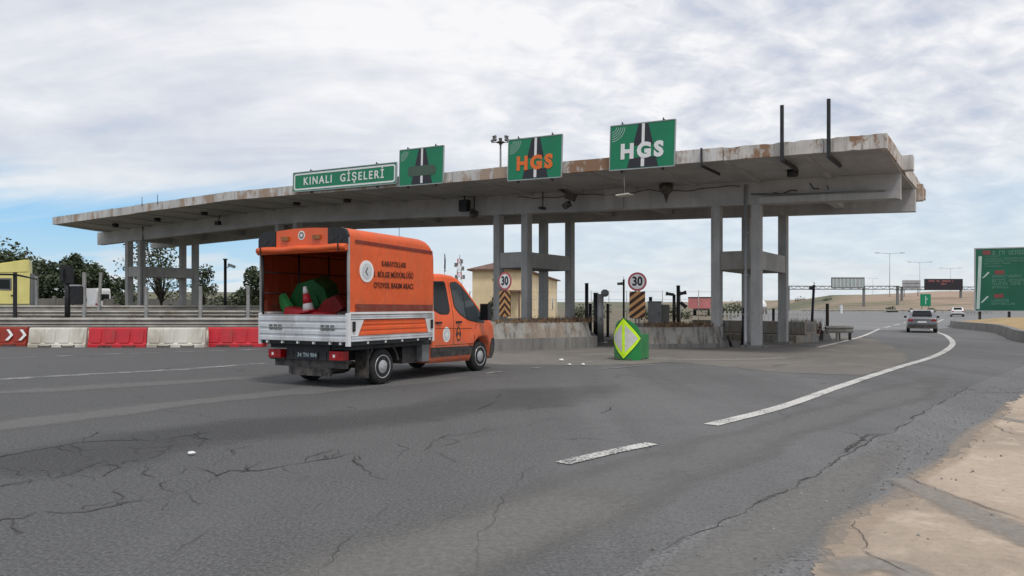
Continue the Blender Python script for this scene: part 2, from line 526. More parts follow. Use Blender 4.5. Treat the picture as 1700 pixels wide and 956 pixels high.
FRONT = Matrix(((1, 0, 0, 0), (0, 0, -1, 0), (0, 1, 0, 0), (0, 0, 0, 1)))      # text upright, facing -Y
SIDE = Matrix(((0, 0, 1, 0), (1, 0, 0, 0), (0, 1, 0, 0), (0, 0, 0, 1)))        # text upright, facing +X


def rrect(x0, x1, z0, z1, r, n=4):
    pts = []
    for cx, cz, a in ((x1 - r, z1 - r, 0), (x0 + r, z1 - r, 90), (x0 + r, z0 + r, 180), (x1 - r, z0 + r, 270)):
        for k in range(n + 1):
            t = R_(a + 90 * k / n)
            pts.append((cx + r * math.cos(t), cz + r * math.sin(t)))
    return pts


def ring(mb, outer, inner, y0, y1):
    """flat frame between two outlines of equal length, in x-z, thickness y0..y1"""
    n = len(outer)
    O0 = [mb._v((p[0], y0, p[1])) for p in outer]; I0 = [mb._v((p[0], y0, p[1])) for p in inner]
    O1 = [mb._v((p[0], y1, p[1])) for p in outer]; I1 = [mb._v((p[0], y1, p[1])) for p in inner]
    for i in range(n):
        j = (i + 1) % n
        for q in ((O0[i], O0[j], I0[j], I0[i]), (O1[i], I1[i], I1[j], O1[j]), (O0[i], O1[i], O1[j], O0[j]), (I0[i], I0[j], I1[j], I1[i])):
            mb.bm.faces.new(q).material_index = mb.m


# ------------------------------------------------------------------ camera, world, sun
cam = bpy.data.cameras.new('camera'); camo = bpy.data.objects.new('camera', cam); COL.objects.link(camo)
cam.sensor_width = 36; cam.lens = FPX / 1700 * 36; cam.clip_end = 6000; cam.clip_start = .1
cam.shift_y = (HZ - 478) / 1700
camo.location = (0, 0, EYE); camo.rotation_euler = (R_(90), 0, 0)
SC.camera = camo

SUN_EL, SUN_AZ = 60.0, 155.0            # azimuth measured clockwise from +Y (view direction)
w = bpy.data.worlds.new('World'); SC.world = w; w.use_nodes = True
t = NT(w.node_tree)
for nd in list(w.node_tree.nodes): w.node_tree.nodes.remove(nd)
outn = t.n('ShaderNodeOutputWorld')
sky = t.n('ShaderNodeTexSky'); sky.sky_type = 'NISHITA'; sky.sun_disc = False
sky.sun_elevation = R_(SUN_EL); sky.sun_rotation = R_(SUN_AZ); sky.air_density = 1.0; sky.dust_density = .6; sky.ozone_density = 2.0
bg1 = t.n('ShaderNodeBackground'); t.put(bg1.inputs[0], sky.outputs[0]); bg1.inputs[1].default_value = .105
co = t.n('ShaderNodeTexCoord').outputs['Generated']
sx = t.n('ShaderNodeSeparateXYZ'); t.put(sx.inputs[0], co)
X, Y, Z = sx.outputs
zc = t.math('MAXIMUM', Z, 0.0)
den = t.math('ADD', zc, .30)
pv = t.n('ShaderNodeCombineXYZ')
t.put(pv.inputs[0], t.math('DIVIDE', X, den)); t.put(pv.inputs[1], t.math('DIVIDE', Y, den))
pl = pv.outputs[0]
az = t.math('DIVIDE', X, t.math('MAXIMUM', t.math('ABSOLUTE', Y), .15))
bands = t.noise(t.mapping(pl, (2.3, .4, 0), (0, 0, R_(-62)), (.55, 1.6, 1)), 2.0, 7, .56, .6)
puff0 = t.noise(t.mapping(pl, (.7, 5.1, 0), (0, 0, R_(-20)), (1, 1.2, 1)), 8.5, 5, .56, .3)
puff = t.math('ADD', t.math('MULTIPLY', t.math('SUBTRACT', puff0, .5), 1.2), .5)
big = t.noise(t.mapping(pl, (4.2, 1.7, 3)), 1.5, 4, .55)
right = t.ss(az, -.25, .25)
det = t.math('ADD', t.math('MULTIPLY', bands, t.math('SUBTRACT', 1.0, t.math('ADD', .16, t.math('MULTIPLY', right, .58)))), t.math('MULTIPLY', puff, t.math('ADD', .16, t.math('MULTIPLY', right, .58))))
den2 = t.math('ADD', t.math('MULTIPLY', det, .70), t.math('ADD', t.math('MULTIPLY', big, .28), .040))
ramp = t.n('ShaderNodeValToRGB')
t.put(ramp.inputs[0], den2)
els = ramp.color_ramp.elements
els[0].position = .36; els[0].color = (*lin(188, 200, 221), 1)
els[1].position = .63; els[1].color = (*lin(255, 254, 255), 1)
e = els.new(.45); e.color = (*lin(212, 217, 229), 1)
e = els.new(.54); e.color = (*lin(233, 235, 241), 1)
cloudc = ramp.outputs[0]
# gaps of clear sky low down on the left, thin pale veil low on the right
wob = t.math('MULTIPLY', t.math('SUBTRACT', bands, .5), .16)
zz = t.math('ADD', Z, wob)
lowclear = t.math('MULTIPLY', t.ss(zz, .165, .10), t.ss(zz, .035, .065))
leftk = t.ss(az, -.05, -.42, .18, 1.0)
gap = t.math('MULTIPLY', lowclear, leftk, clamp=True)
# a pale milky veil over the lowest few degrees
veil = t.ss(Z, .27, .03)
cloudc = t.mix(t.math('MULTIPLY', veil, .72), cloudc, lin(221, 231, 237))
clearc = t.mix(t.ss(Z, .05, .13), lin(176, 216, 242), lin(132, 200, 246))
cloudc = t.mix(t.math('MULTIPLY', gap, .92), cloudc, clearc)
bg2 = t.n('ShaderNodeBackground'); t.put(bg2.inputs[0], cloudc); bg2.inputs[1].default_value = 1.0
mx = t.n('ShaderNodeMixShader'); mx.inputs[0].default_value = .93
t.put(mx.inputs[1], bg1.outputs[0]); t.put(mx.inputs[2], bg2.outputs[0])
t.put(outn.inputs[0], mx.outputs[0])

sl = bpy.data.lights.new('sun', 'SUN'); sl.energy = 1.8; sl.angle = R_(12); sl.color = (1, .96, .9)
so = bpy.data.objects.new('sun', sl); COL.objects.link(so)
sd = Vector((math.sin(R_(SUN_AZ)) * math.cos(R_(SUN_EL)), math.cos(R_(SUN_AZ)) * math.cos(R_(SUN_EL)), math.sin(R_(SUN_EL))))
so.rotation_euler = (-sd).to_track_quat('-Z', 'Y').to_euler()
so.location = sd * 60
SC.view_settings.view_transform = 'Standard'; SC.view_settings.look = 'None'
SC.view_settings.exposure = 0.0; SC.view_settings.gamma = 1.0
SC.render.engine = 'CYCLES'; SC.cycles.use_denoising = True; SC.cycles.max_bounces = 6


# ================================================================== THE SETTING
def catmull(pts, n=8):
    pts = [Vector(p) for p in pts]
    q = [pts[0] * 2 - pts[1]] + pts + [pts[-1] * 2 - pts[-2]]
    out = []
    for i in range(1, len(q) - 2):
        a, b, c, d = q[i - 1:i + 3]
        for k in range(n):
            u = k / n
            out.append(.5 * ((2 * b) + (c - a) * u + (2 * a - 5 * b + 4 * c - d) * u * u + (3 * b - a - 3 * c + d) * u ** 3))
    out.append(pts[-1])
    return out


def ribbon(mb, pts, width, z, jit=0.0, taper=False):
    n = len(pts)
    L = []
    for i, p in enumerate(pts):
        d = (pts[min(i + 1, n - 1)] - pts[max(i - 1, 0)]); d.z = 0; d.normalize()
        s = Vector((d.y, -d.x, 0))
        w = width / 2 * (1 + jit * (random.random() - .5) * 2)
        if taper: w *= max(.15, min(1, 4 * min(i, n - 1 - i) / n))
        sh = s * (random.random() - .5) * width * jit
        L.append(((p.x + s.x * w + sh.x, p.y + s.y * w + sh.y, z), (p.x - s.x * w + sh.x, p.y - s.y * w + sh.y, z)))
    for a, b in zip(L, L[1:]):
        mb.face([a[0], b[0], b[1], a[1]])


def jag(pts, step=.12, amp=.06):
    out = []
    for a, b in zip(pts, pts[1:]):
        k = max(2, int((b - a).length / step))
        d = (b - a).normalized(); s = Vector((d.y, -d.x, 0))
        for i in range(k):
            p = a.lerp(b, i / k)
            o = amp * 2.2 * mnoise.noise(p * .9) + amp * 1.6 * mnoise.noise(p * 3.1) + amp * mnoise.noise(p * 9)
            out.append(p + s * o)
    out.append(pts[-1])
    return out


def sheet(name, poly, z, mat):
    mb = MB()
    vs = [mb._v((p[0], p[1], z)) for p in poly]
    f = mb.bm.faces.new(vs)
    bmesh.ops.triangulate(mb.bm, faces=[f])
    if sum(fc.normal.z for fc in mb.bm.faces) < 0 or True:
        for fc in mb.bm.faces:
            fc.normal_update()
            if fc.normal.z < 0: fc.normal_flip()
    return struct(name, mb, mat, fix=False)


sheet('ground', [(-3000, -3000), (3000, -3000), (3000, 3000), (-3000, 3000)], -.03, 'plain')
sheet('road', [(-160, -30), (170, -30), (170, 262), (-160, 262)], 0.0, 'road')

seam = [G(*p) for p in ((940, 1010), (1090, 920), (1200, 865), (1300, 820), (1375, 775), (1440, 735), (1480, 717), (1550, 675), (1615, 640))]
edge = [G(*p) for p in ((1310, 1100), (1345, 1010), (1370, 956), (1395, 905), (1425, 865), (1495, 830), (1525, 792), (1585, 760), (1600, 735), (1660, 690), (1675, 670), (1700, 655))]
edge += [Vector((12.2, 17.2, 0)), Vector((17, 23, 0))]
seam_j = jag(seam, .2, .03)
edge_j = jag(edge, .03, .05)
edge_j = [p + Vector((random.gauss(0, .012), random.gauss(0, .012), 0)) for p in edge_j]
sheet('road_shoulder', seam_j + [Vector((17.5, 24, 0))] + [Vector((18, 23, 0)), Vector((14, 15, 0)), Vector((9, 8, 0)), Vector((5, 3, 0)), Vector((3, 1, 0)), Vector((.8, 1.0, 0))], .004, 'coarse')
sheet('dirt_verge', edge_j + [Vector((45, 23, 0)), Vector((45, -12, 0)), Vector((1.0, -12, 0))], .009, 'dirt')


def film(name, pts, width, mat, z, cols=7, n=10, bias=0.0):
    """a thin worn or dusty layer that fades out towards both edges and both ends"""
    c = catmull(pts, n); N = len(c)
    me = bpy.data.meshes.new(name); vs, fd, fs = [], [], []
    for i, p in enumerate(c):
        d = (c[min(i + 1, N - 1)] - c[max(i - 1, 0)]); d.z = 0; d.normalize(); s_ = Vector((d.y, -d.x, 0))
        w_ = width * (.75 + .6 * (.5 + mnoise.noise(p * .45)))
        for k in range(cols):
            u = k / (cols - 1)
            q = p + s_ * (u - .5 + bias) * w_
            vs.append((q.x, q.y, z)); fd.append(max(0, math.sin(math.pi * u)) * min(1, 5 * min(i, N - 1 - i) / N))
    for i in range(N - 1):
        for k in range(cols - 1):
            a = i * cols + k; fs.append((a, a + cols, a + cols + 1, a + 1))
    me.from_pydata(vs, [], fs)
    at = me.attributes.new('fade', 'FLOAT', 'POINT')
    at.data.foreach_set('value', fd)
    me.materials.append(M[mat])
    o = bpy.data.objects.new(name, me); COL.objects.link(o); o['kind'] = 'structure'
    return o


film('dusty_edge', edge[1:-2], .32, 'film_dust', .0105, bias=0)
film('worn_concrete_strip', [G(1440, 795), G(1500, 802), G(1560, 828), G(1640, 866), G(1760, 915), G(1900, 960)], .42, 'film_grey', .014)
film('worn_concrete_strip', [G(1350, 980), G(1420, 940), G(1500, 950), G(1600, 1010), G(1680, 1060)], .40, 'film_grey', .0145)
film('worn_concrete_strip', [G(1640, 690), G(1690, 700), G(1760, 712), G(1850, 724)], .5, 'film_grey', .014)
film('polished_track', [G(-260, 760), G(-100, 724), G(100, 694), G(430, 656), G(700, 632), G(950, 611)], 1.5, 'film_pale', .0025, n=14)
film('polished_track', [G(-260, 672), G(0, 652), G(300, 634), G(560, 616)], 1.2, 'film_pale', .0027, n=14)
film('polished_track', [G(560, 1090), G(760, 920), G(1040, 800), G(1320, 706), G(1500, 650), G(1600, 610)], 1.3, 'film_pale', .0026, n=14)
film('dark_track', [G(-220, 820), G(60, 770), G(330, 722), G(650, 690), G(900, 655), G(1200, 625)], 2.6, 'film_dark', .0029, n=14)
film('exposed_aggregate', [G(420, 1150), G(620, 960), G(860, 870), G(1080, 800)], 1.5, 'film_speck', .0032, n=12)
film('exposed_aggregate', [G(1050, 1080), G(1180, 950), G(1290, 880), G(1400, 800), G(1520, 715)], .8, 'film_speck', .0085, n=12)
film('dark_track', [G(880, 596), G(1000, 588), G(1100, 596), G(1250, 596), G(1400, 588)], 1.2, 'film_grey', .0062, n=10)

apron = [G(*p) for p in ((700, 596), (840, 606), (1000, 606), (1120, 601), (1210, 609), (1300, 619), (1430, 623), (1480, 612), (1508, 597), (1490, 578), (1450, 563), (1380, 553))]
apron = jag(apron, .3, .05) + [G(1300, 545), G(1000, 545), G(700, 556)]
sheet('concrete_apron', apron, .004, 'apron')

mk = MB()
edge_line = catmull([G(*p) for p in ((1180, 706), (1300, 675), (1400, 640), (1485, 612), (1550, 592), (1577, 577), (1581, 567), (1570, 557), (1555, 551), (1546, 545), (1550, 538), (1566, 530))], 14)
ribbon(mk, edge_line, .20, .009, .03)
ribbon(mk, catmull([G(1357, 577), G(1400, 567), G(1435, 557), G(1460, 546)], 10), .18, .009, .10)
for a, b in (((1468, 544), (1478, 541.5)), ((1484, 540), (1494, 537.5)), ((1500, 536), (1509, 534)), ((1515, 532.5), (1524, 530.8))):
    ribbon(mk, [G(*a), G(*b)], .18, .009, .1)
struct('road_marking', mk, 'paint', fix=False)
mk = MB()
ribbon(mk, catmull([G(933, 770), G(1010, 752), G(1082, 737)], 16), .17, .009, .05)
struct('lane_dash', mk, 'paint_dash', fix=False)
mk = MB()
ribbon(mk, catmull([G(-160, 639), G(100, 624), G(300, 613), G(440, 603)], 24), .34, .0045, .35)
ribbon(mk, catmull([G(-160, 602), G(150, 589), G(434, 580)], 24), .22, .0045, .5)
for pts in (((800, 621), (838, 616)), ((953, 604), (1005, 597)), ((984, 614), (1088, 605)), ((824, 586), (860, 585)), ((1282, 609), (1312, 603)), ((880, 612), (902, 609))):
    ribbon(mk, catmull([G(*pts[0]), G(*pts[1])], 14), .12, .009, .6, True)
struct('worn_road_marking', mk, 'paint_old', fix=False)

ck = MB()


def crack(pts, width=.035, off=(0, 600), sc=2.0, z=.0075):
    q = [G(off[0] + x / sc, off[1] + y / sc) for x, y in pts]
    fine = []
    for a, b in zip(q, q[1:]):
        k = max(3, int((b - a).length / .05))
        d = (b - a).normalized(); s = Vector((d.y, -d.x, 0))
        for i in range(k):
            p = a.lerp(b, i / k)
            fine.append(p + s * (.07 * mnoise.noise(p * 2.3) + .035 * mnoise.noise(p * 9)))
    fine.append(q[-1])
    n = len(fine); L = []
    for i, p in enumerate(fine):
        d = (fine[min(i + 1, n - 1)] - fine[max(i - 1, 0)]).normalized()
        s = Vector((d.y, -d.x, 0))
        w = width * .19 * max(.10, .75 + 1.3 * mnoise.noise(p * 1.7 + Vector((9, 3, 0)))) * min(1, .2 + 6 * min(i, n - 1 - i) / n)
        L.append(((p + s * w), (p - s * w)))
    for a, b in zip(L, L[1:]):
        ck.face([(a[0].x, a[0].y, z), (b[0].x, b[0].y, z), (b[1].x, b[1].y, z), (a[1].x, a[1].y, z)])


crack(((-200, 345), (0, 318), (110, 295), (250, 270), (380, 262), (520, 262), (620, 245), (720, 232), (810, 240)), .05)
crack(((-200, 440), (0, 415), (90, 398), (180, 388), (270, 358), (380, 325)), .035)
crack(((-200, 540), (0, 525), (70, 520), (130, 500), (220, 502), (300, 500), (340, 490), (430, 468), (540, 455), (610, 435), (680, 408)), .04)
crack(((610, 435), (650, 455), (680, 475)), .03)
crack(((665, 350), (690, 370), (720, 385), (760, 365), (860, 365), (960, 345), (1060, 328), (1160, 312), (1200, 298)), .04)
crack(((720, 385), (680, 408)), .035)
crack(((1160, 312), (1185, 335), (1205, 350), (1220, 380), (1300, 395)), .03)
crack(((455, 312), (455, 290), (520, 265), (600, 255)), .03)
crack(((1400, 300), (1430, 270), (1480, 250), (1590, 238), (1690, 220)), .03)
crack(((1430, 300), (1490, 320), (1510, 338)), .022)
crack(((1790, 340), (1695, 420), (1650, 480), (1600, 560), (1585, 640), (1583, 712)), .016)
crack(((1320, 470), (1220, 550), (1130, 620), (1060, 712)), .014)
crack(((1580, 165), (1640, 135), (1665, 110)), .05)
crack(((700, 560), (640, 590), (570, 640), (480, 690)), .014)
crack(((400, 335), (520, 330), (660, 318), (800, 310)), .022)
crack(((45, 375), (90, 360), (140, 348), (185, 358)), .03, (850, 520))
crack(((300, 335), (330, 312)), .035, (850, 520))
crack(((640, 415), (690, 425), (710, 432)), .014, (850, 520))
crack(((1010, 385), (1080, 382), (1140, 393)), .016, (850, 520))
crack(((470, 800), (700, 690), (900, 600), (1050, 510), (1180, 430), (1260, 395), (1400, 310), (1530, 240)), .05, (850, 520))
crack(((1090, 470), (1150, 430), (1185, 405), (1240, 400)), .12, (850, 520))
crack(((1310, 545), (1340, 570), (1400, 585), (1500, 620), (1600, 660), (1720, 700)), .028, (850, 520), z=.018)
crack(((1595, 375), (1640, 395), (1760, 420)), .035, (850, 520), z=.018)
crack(((1125, 690), (1150, 720), (1168, 750), (1160, 790)), .02, (850, 520), z=.018)
crack(((1150, 790), (1240, 835), (1320, 872)), .018, (850, 520), z=.018)
rnd = random.Random(21)
for base in (((-100, 340), (250, 270), (520, 262), (720, 232)), ((0, 415), (180, 388), (380, 325)), ((0, 525), (220, 502), (430, 468), (610, 435)), ((720, 385), (960, 345), (1160, 312)), ((400, 335), (660, 318), (800, 310)), ((1160, 312), (1400, 300), (1590, 238))):
    for a, b in zip(base, base[1:]):
        for q in range(3):
            u = rnd.random(); x, y = a[0] + (b[0] - a[0]) * u, a[1] + (b[1] - a[1]) * u
            pts = [(x, y)]; sy = rnd.choice((-1, 1))
            for s_ in range(rnd.randint(2, 4)):
                x += rnd.uniform(-50, 70); y += sy * rnd.uniform(4, 20); pts.append((x, y))
            crack(tuple(pts), rnd.uniform(.018, .034))
struct('road_cracks', ck, 'crack', fix=False)

sheet('soil', [tuple(P(600, 44)[:2]), tuple(P(1165, 41)[:2]), tuple(P(1205, 60)[:2]), tuple(P(1215, 150)[:2]), tuple(P(1215, 262)[:2]), tuple(P(500, 262)[:2])], .006, 'soil')
sheet('far_road', [tuple(P(1216, 47)[:2]), tuple(P(1330, 45)[:2]), tuple(P(1470, 46.5)[:2]), tuple(P(1560, 49)[:2]), tuple(P(1605, 54)[:2]), tuple(P(1720, 110)[:2]), tuple(P(1800, 262)[:2]), tuple(P(1216, 262)[:2])], .006, 'lane')
# loose stones on the coarse shoulder and along the dirt edge: nobody could count them
gv = MB()
for i in range(520):
    a = random.random()
    k = min(len(edge_j) - 2, int(a ** 1.0 * len(edge_j)))
    p = edge_j[k] + Vector((random.gauss(-.25, .45), random.gauss(0, .3), 0))
    if p.y < 3.4: continue
    r = random.uniform(.003, .009) * (1 + .5 * random.random())
    gv.X = Matrix.Translation((p.x, p.y, .012)) @ Matrix.Rotation(random.random() * 6, 4, 'Z')
    gv.hexa([(-r, -r * .7, -.004), (r, -r, -.004), (r * .8, r, -.004), (-r, r * .8, -.004)], [(-r * .5, -r * .5, r), (r * .6, -r * .4, r * .8), (r * .5, r * .6, r), (-r * .6, r * .4, r * .9)])
o = obj('gravel', gv, simple('gravel_stone', (.27, .25, .225), .9, var=.35, scale=30)); o['kind'] = 'stuff'
o['label'] = 'loose grey stones along the crumbling asphalt edge'; o['category'] = 'gravel'

# raised verge on the left, behind the guard rails
VZ = .45
vb = MB()
out = [(-150, 30.6), (-4.4, 30.6), (-3.2, 33), (-8, 47), (-14, 62), (-14, 110), (-150, 110)]
top = [(-150, 31.0), (-4.8, 31.0), (-3.8, 33), (-8.6, 47), (-14.6, 62), (-14.6, 109), (-150, 109)]
A = [vb._v((x, y, .004)) for x, y in out]; B = [vb._v((x, y, VZ)) for x, y in top]
for i in range(len(A)):
    j = (i + 1) % len(A); vb.bm.faces.new([A[i], A[j], B[j], B[i]])
vb.bm.faces.new(B)
struct('raised_verge', vb, 'verge')


# far terrain: a polar sheet whose skyline rises and falls round the view
def interp(tab, x):
    if x <= tab[0][0]: return tab[0][1]
    for (a, b), (c, d) in zip(tab, tab[1:]):
        if x <= c: return b + (d - b) * (x - a) / (c - a)
    return tab[-1][1]


SKY_Y = [(-2500, 492), (-600, 488), (100, 485), (430, 485), (520, 494), (800, 501), (1180, 501.5), (1250, 499), (1330, 497), (1350, 494), (1380, 490), (1440, 489), (1500, 487), (1560, 484), (1660, 483), (1800, 480), (2400, 478), (4000, 480)]
SKY_D = [(-2500, 420), (430, 430), (800, 520), (1180, 520), (1330, 330), (1400, 290), (1700, 270), (4000, 260)]
hb = MB(); grid = []
us = [-2500 + i * 20 for i in range(0, 326)]
for u in us:
    row = []
    Dk = interp(SKY_D, u); H = EYE + (HZ - interp(SKY_Y, u)) / FPX * Dk
    for k, fr in enumerate((.62, .7, .76, .82, .88, .93, .97, 1.0, 1.06, 1.2, 1.6, 2.4)):
        d = Dk * fr
        s = min(1, max(0, (fr - .66) / .34)); s = s * s * (3 - 2 * s)
        z = -.2 + (H + .2) * s
        p = Vector(((u - CX) / FPX * d, d, 0))
        if 0 < s: z += s * (.05 * H) * mnoise.noise(p * .035) + s * .03 * H * mnoise.noise(p * .12)
        if fr > 1.03: z -= (fr - 1) * H * .8
        row.append(hb._v((p.x, p.y, z)))
    grid.append(row)
for a, b in zip(grid, grid[1:]):
    for k in range(len(a) - 1):
        f = hb.bm.faces.new([a[k], b[k], b[k + 1], a[k + 1]]); f.smooth = True
m, t, b, co = newmat('hill_ground')
n1 = t.noise(t.mapping(co, (0, 0, 0), (0, 0, .3), (.5, 1.6, 1)), .016, 5, .6)
n2 = t.noise(co, .09, 6, .7)
sx = t.n('ShaderNodeSeparateXYZ'); t.put(sx.inputs[0], co)
rk = t.ss(sx.outputs[0], 60, 140)
green = t.mix(t.ss(n2, .4, .6), (.10, .11, .065), (.16, .15, .095))
brown = t.mix(t.ss(n2, .35, .65), (.36, .265, .20), (.30, .225, .165))  # hill colours lightened and greyed to stand in for distance haze
c = t.mix(t.math('MULTIPLY', rk, t.ss(n1, .42, .52)), green, brown)
t.put(b.inputs['Base Color'], c); b.inputs['Roughness'].default_value = .95
M['hill'] = m
struct('hills', hb, 'hill')
# dry grass bank on the right, behind the low wall
gb = MB()
wall_line = [Vector((x, y, 0)) for x, y in ((34, 58), (30.3, 51.5), (27.6, 43.1), (24.4, 37), (21.6, 32), (20.2, 28), (19.5, 23), (19.3, 12))]
wl = catmull(wall_line, 6)
rows = []
for i, p in enumerate(wl):
    d = (wl[min(i + 1, len(wl) - 1)] - wl[max(i - 1, 0)]).normalized(); s = Vector((-d.y, d.x, 0))
    rows.append([gb._v((p + s * q + Vector((0, 0, z + .06 * mnoise.noise((p + s * q) * .6))))) for q, z in ((.32, .28), (1.2, .38), (3, .6), (7, .78), (14, .9), (30, 1.0), (60, .9))])
for a, b_ in zip(rows, rows[1:]):
    for k in range(len(a) - 1):
        gb.bm.faces.new([a[k], b_[k], b_[k + 1], a[k + 1]]).smooth = True
# the bank runs on towards the far road
struct('grass_bank', gb, 'drygrass')


# ================================================================== THE TOLL CANOPY
def zb(s):
    return 4.93 + (6.0 - s) * .0345 if s >= -23 else 5.93 - (-23 - s) * .0165


def zt(s):
    return 6.22 + (6.05 - s) * .0275 if s >= -22.5 else 7.005 + .004 * (-22.5 - s)


def wf(s):
    return -4.3 if s >= -22.5 else -4.3 + .9 * (-22.5 - s) / 19.1


SL, SR, WB = -41.6, 6.05, 8.0
can = thing('toll_canopy', 'long grey concrete toll plaza canopy on four groups of square columns', 'canopy', P0, -ANG)
HB = .82
ss_ = [SL + i * (SR - SL) / 48 for i in range(49)]
ss_ = sorted(set(ss_ + [-22.5]))
mb = MB(); rows = []
for s in ss_:
    a, bt = zt(s), zb(s) + HB
    f = wf(s)
    fb = a - (.37 if s > -22.5 else .37 + .06 * (-22.5 - s) / 19)
    und = min(bt + .004, fb + .02)
    prof = [(f + .06, a - .01), (f + .06, fb), (-.5, bt + .003), (-.2, bt + .003), (4.0, bt + .003), (4.3, bt + .003), (WB - .06, fb), (WB - .06, a - .01), (4.0, a + .03), (0, a + .03)]
    rows.append([mb._v((s, q, z)) for q, z in prof])
n = len(rows[0])
for a, b in zip(rows, rows[1:]):
    for k in range(n):
        mb.bm.faces.new([a[k], b[k], b[(k + 1) % n], a[(k + 1) % n]])
mb.bm.faces.new(rows[0]); mb.bm.faces.new(rows[-1][::-1])
obj('roof_slab', mb, 'slab', can)


def run(name, w0, w1, zlo, zhi, s0, s1, mat, n=24):
    mb = MB(); rows = []
    for i in range(n + 1):
        s = s0 + (s1 - s0) * i / n
        rows.append([mb._v((s, w0, zlo(s))), mb._v((s, w1, zlo(s))), mb._v((s, w1, zhi(s))), mb._v((s, w0, zhi(s)))])
    for a, b in zip(rows, rows[1:]):
        for k in range(4): mb.bm.faces.new([a[k], b[k], b[(k + 1) % 4], a[(k + 1) % 4]])
    mb.bm.faces.new(rows[0]); mb.bm.faces.new(rows[-1])
    return obj(name, mb, mat, can)


# precast fascia panels, front, back and right end
random.seed(11)
cuts = []
s = SL
while s < SR - .4:
    e_ = min(SR, s + random.choice((1.9, 2.4, 2.9)))
    if SR - e_ < .8: e_ = SR
    cuts.append((s, e_)); s = e_
for side in (0, 1):
    for a, b in cuts:
        mb = MB(); dz = random.uniform(-.012, .012); dw = random.uniform(-.012, .012)
        g = .012
        def cor(s):
            f = (wf(s) if side == 0 else WB) + dw
            hh = .37 if s > -22.5 else .37 + .06 * (-22.5 - s) / 19
            sg = 1 if side == 0 else -1
            k = .02
            return [(s, f, zt(s) - hh - .01 + dz), (s, f + sg * .13, zt(s) - hh - .01 + dz), (s, f + sg * .13, zt(s) + .03 + dz), (s, f, zt(s) + .03 + dz)]
        worn = b > 3.0
        nseg = 14 if worn else 4
        prev = None
        for q in range(nseg + 1):
            x = a + g + (b - a - 2 * g) * q / nseg
            c4 = cor(x)
            chip = (abs(mnoise.noise((x * 3.1, side * 7, 2))) * .07 + abs(mnoise.noise((x * 9, 1, 5))) * .03) if worn else abs(mnoise.noise((x * 2.3, side * 7, 2))) * .02
            chip2 = max(0, mnoise.noise((x * 4.3, 3, side))) * .05 if worn else 0
            cur = [mb._v((p[0], p[1], p[2] - (chip if k_ > 1 else -chip2))) for k_, p in enumerate(c4)]
            if prev:
                for k_ in range(4): mb.bm.faces.new([prev[k_], cur[k_], cur[(k_ + 1) % 4], prev[(k_ + 1) % 4]])
            else: mb.bm.faces.new(cur[::-1])
            prev = cur
        mb.bm.faces.new(prev)
        obj('fascia_panel', mb, 'fascia_rust' if b > 3.0 or (random.random() < .22 and b > -14) else 'fascia', can)
for q0, q1, dz in ((-4.2, -1.9, 0), (-1.88, .3, -.02), (.32, 2.2, -.05), (2.22, 4.4, -.03), (4.42, 6.3, -.06), (6.32, 7.9, -.02)):
    mb = MB(); mb.hexa([(SR - .1, q0, zt(SR) - .38 + dz), (SR + .06, q0, zt(SR) - .38 + dz), (SR + .06, q1, zt(SR) - .38 + dz), (SR - .1, q1, zt(SR) - .38 + dz)],
                       [(SR - .1, q0, zt(SR) + .04 + dz), (SR + .06, q0, zt(SR) + .035 + dz), (SR + .06, q1, zt(SR) + .04 + dz), (SR - .1, q1, zt(SR) + .05 + dz)])
    mb.bevel(.02, 2)
    obj('fascia_panel', mb, 'fascia_rust', can)
mb = MB(); mb.cb((SR + .16, -.05, zt(SR) - .16), (.34, .5, .46)); mb.bevel(.03, 2); obj('end_block', mb, 'fascia', can)
mb = MB(); mb.cb((SR + .12, 4.3, zt(SR) - .55), (.26, .4, .6)); mb.bevel(.03, 2); obj('end_block', mb, 'fascia', can)

# ribs under the cantilevers
for side in (0, 1):
    s = SL + .9
    while s < SR - .3:
        f = wf(s) + .14 if side == 0 else WB - .14
        e0 = -.24 if side == 0 else 4.05
        hh = .37 if s > -22.5 else .37 + .06 * (-22.5 - s) / 19
        mb = MB()
        zA, zB = zt(s) - hh, zb(s) + HB
        x0, x1 = s - .07, s + .07
        lo = [(x0, f, zA - .02), (x1, f, zA - .02), (x1, e0, zB - .08), (x0, e0, zB - .08)]
        hi = [(x0, f, zA + .06), (x1, f, zA + .06), (x1, e0, zB + .06), (x0, e0, zB + .06)]
        mb.hexa(lo, hi)
        obj('roof_rib', mb, 'slab', can)
        s += 2.35
run('front_beam', -.22, .2, zb, lambda s: zb(s) + HB, -42.3, 6.02, 'concrete_beam')
run('rear_beam', 3.6, 4.02, zb, lambda s: zb(s) + HB, -42.3, 6.1, 'concrete_beam')
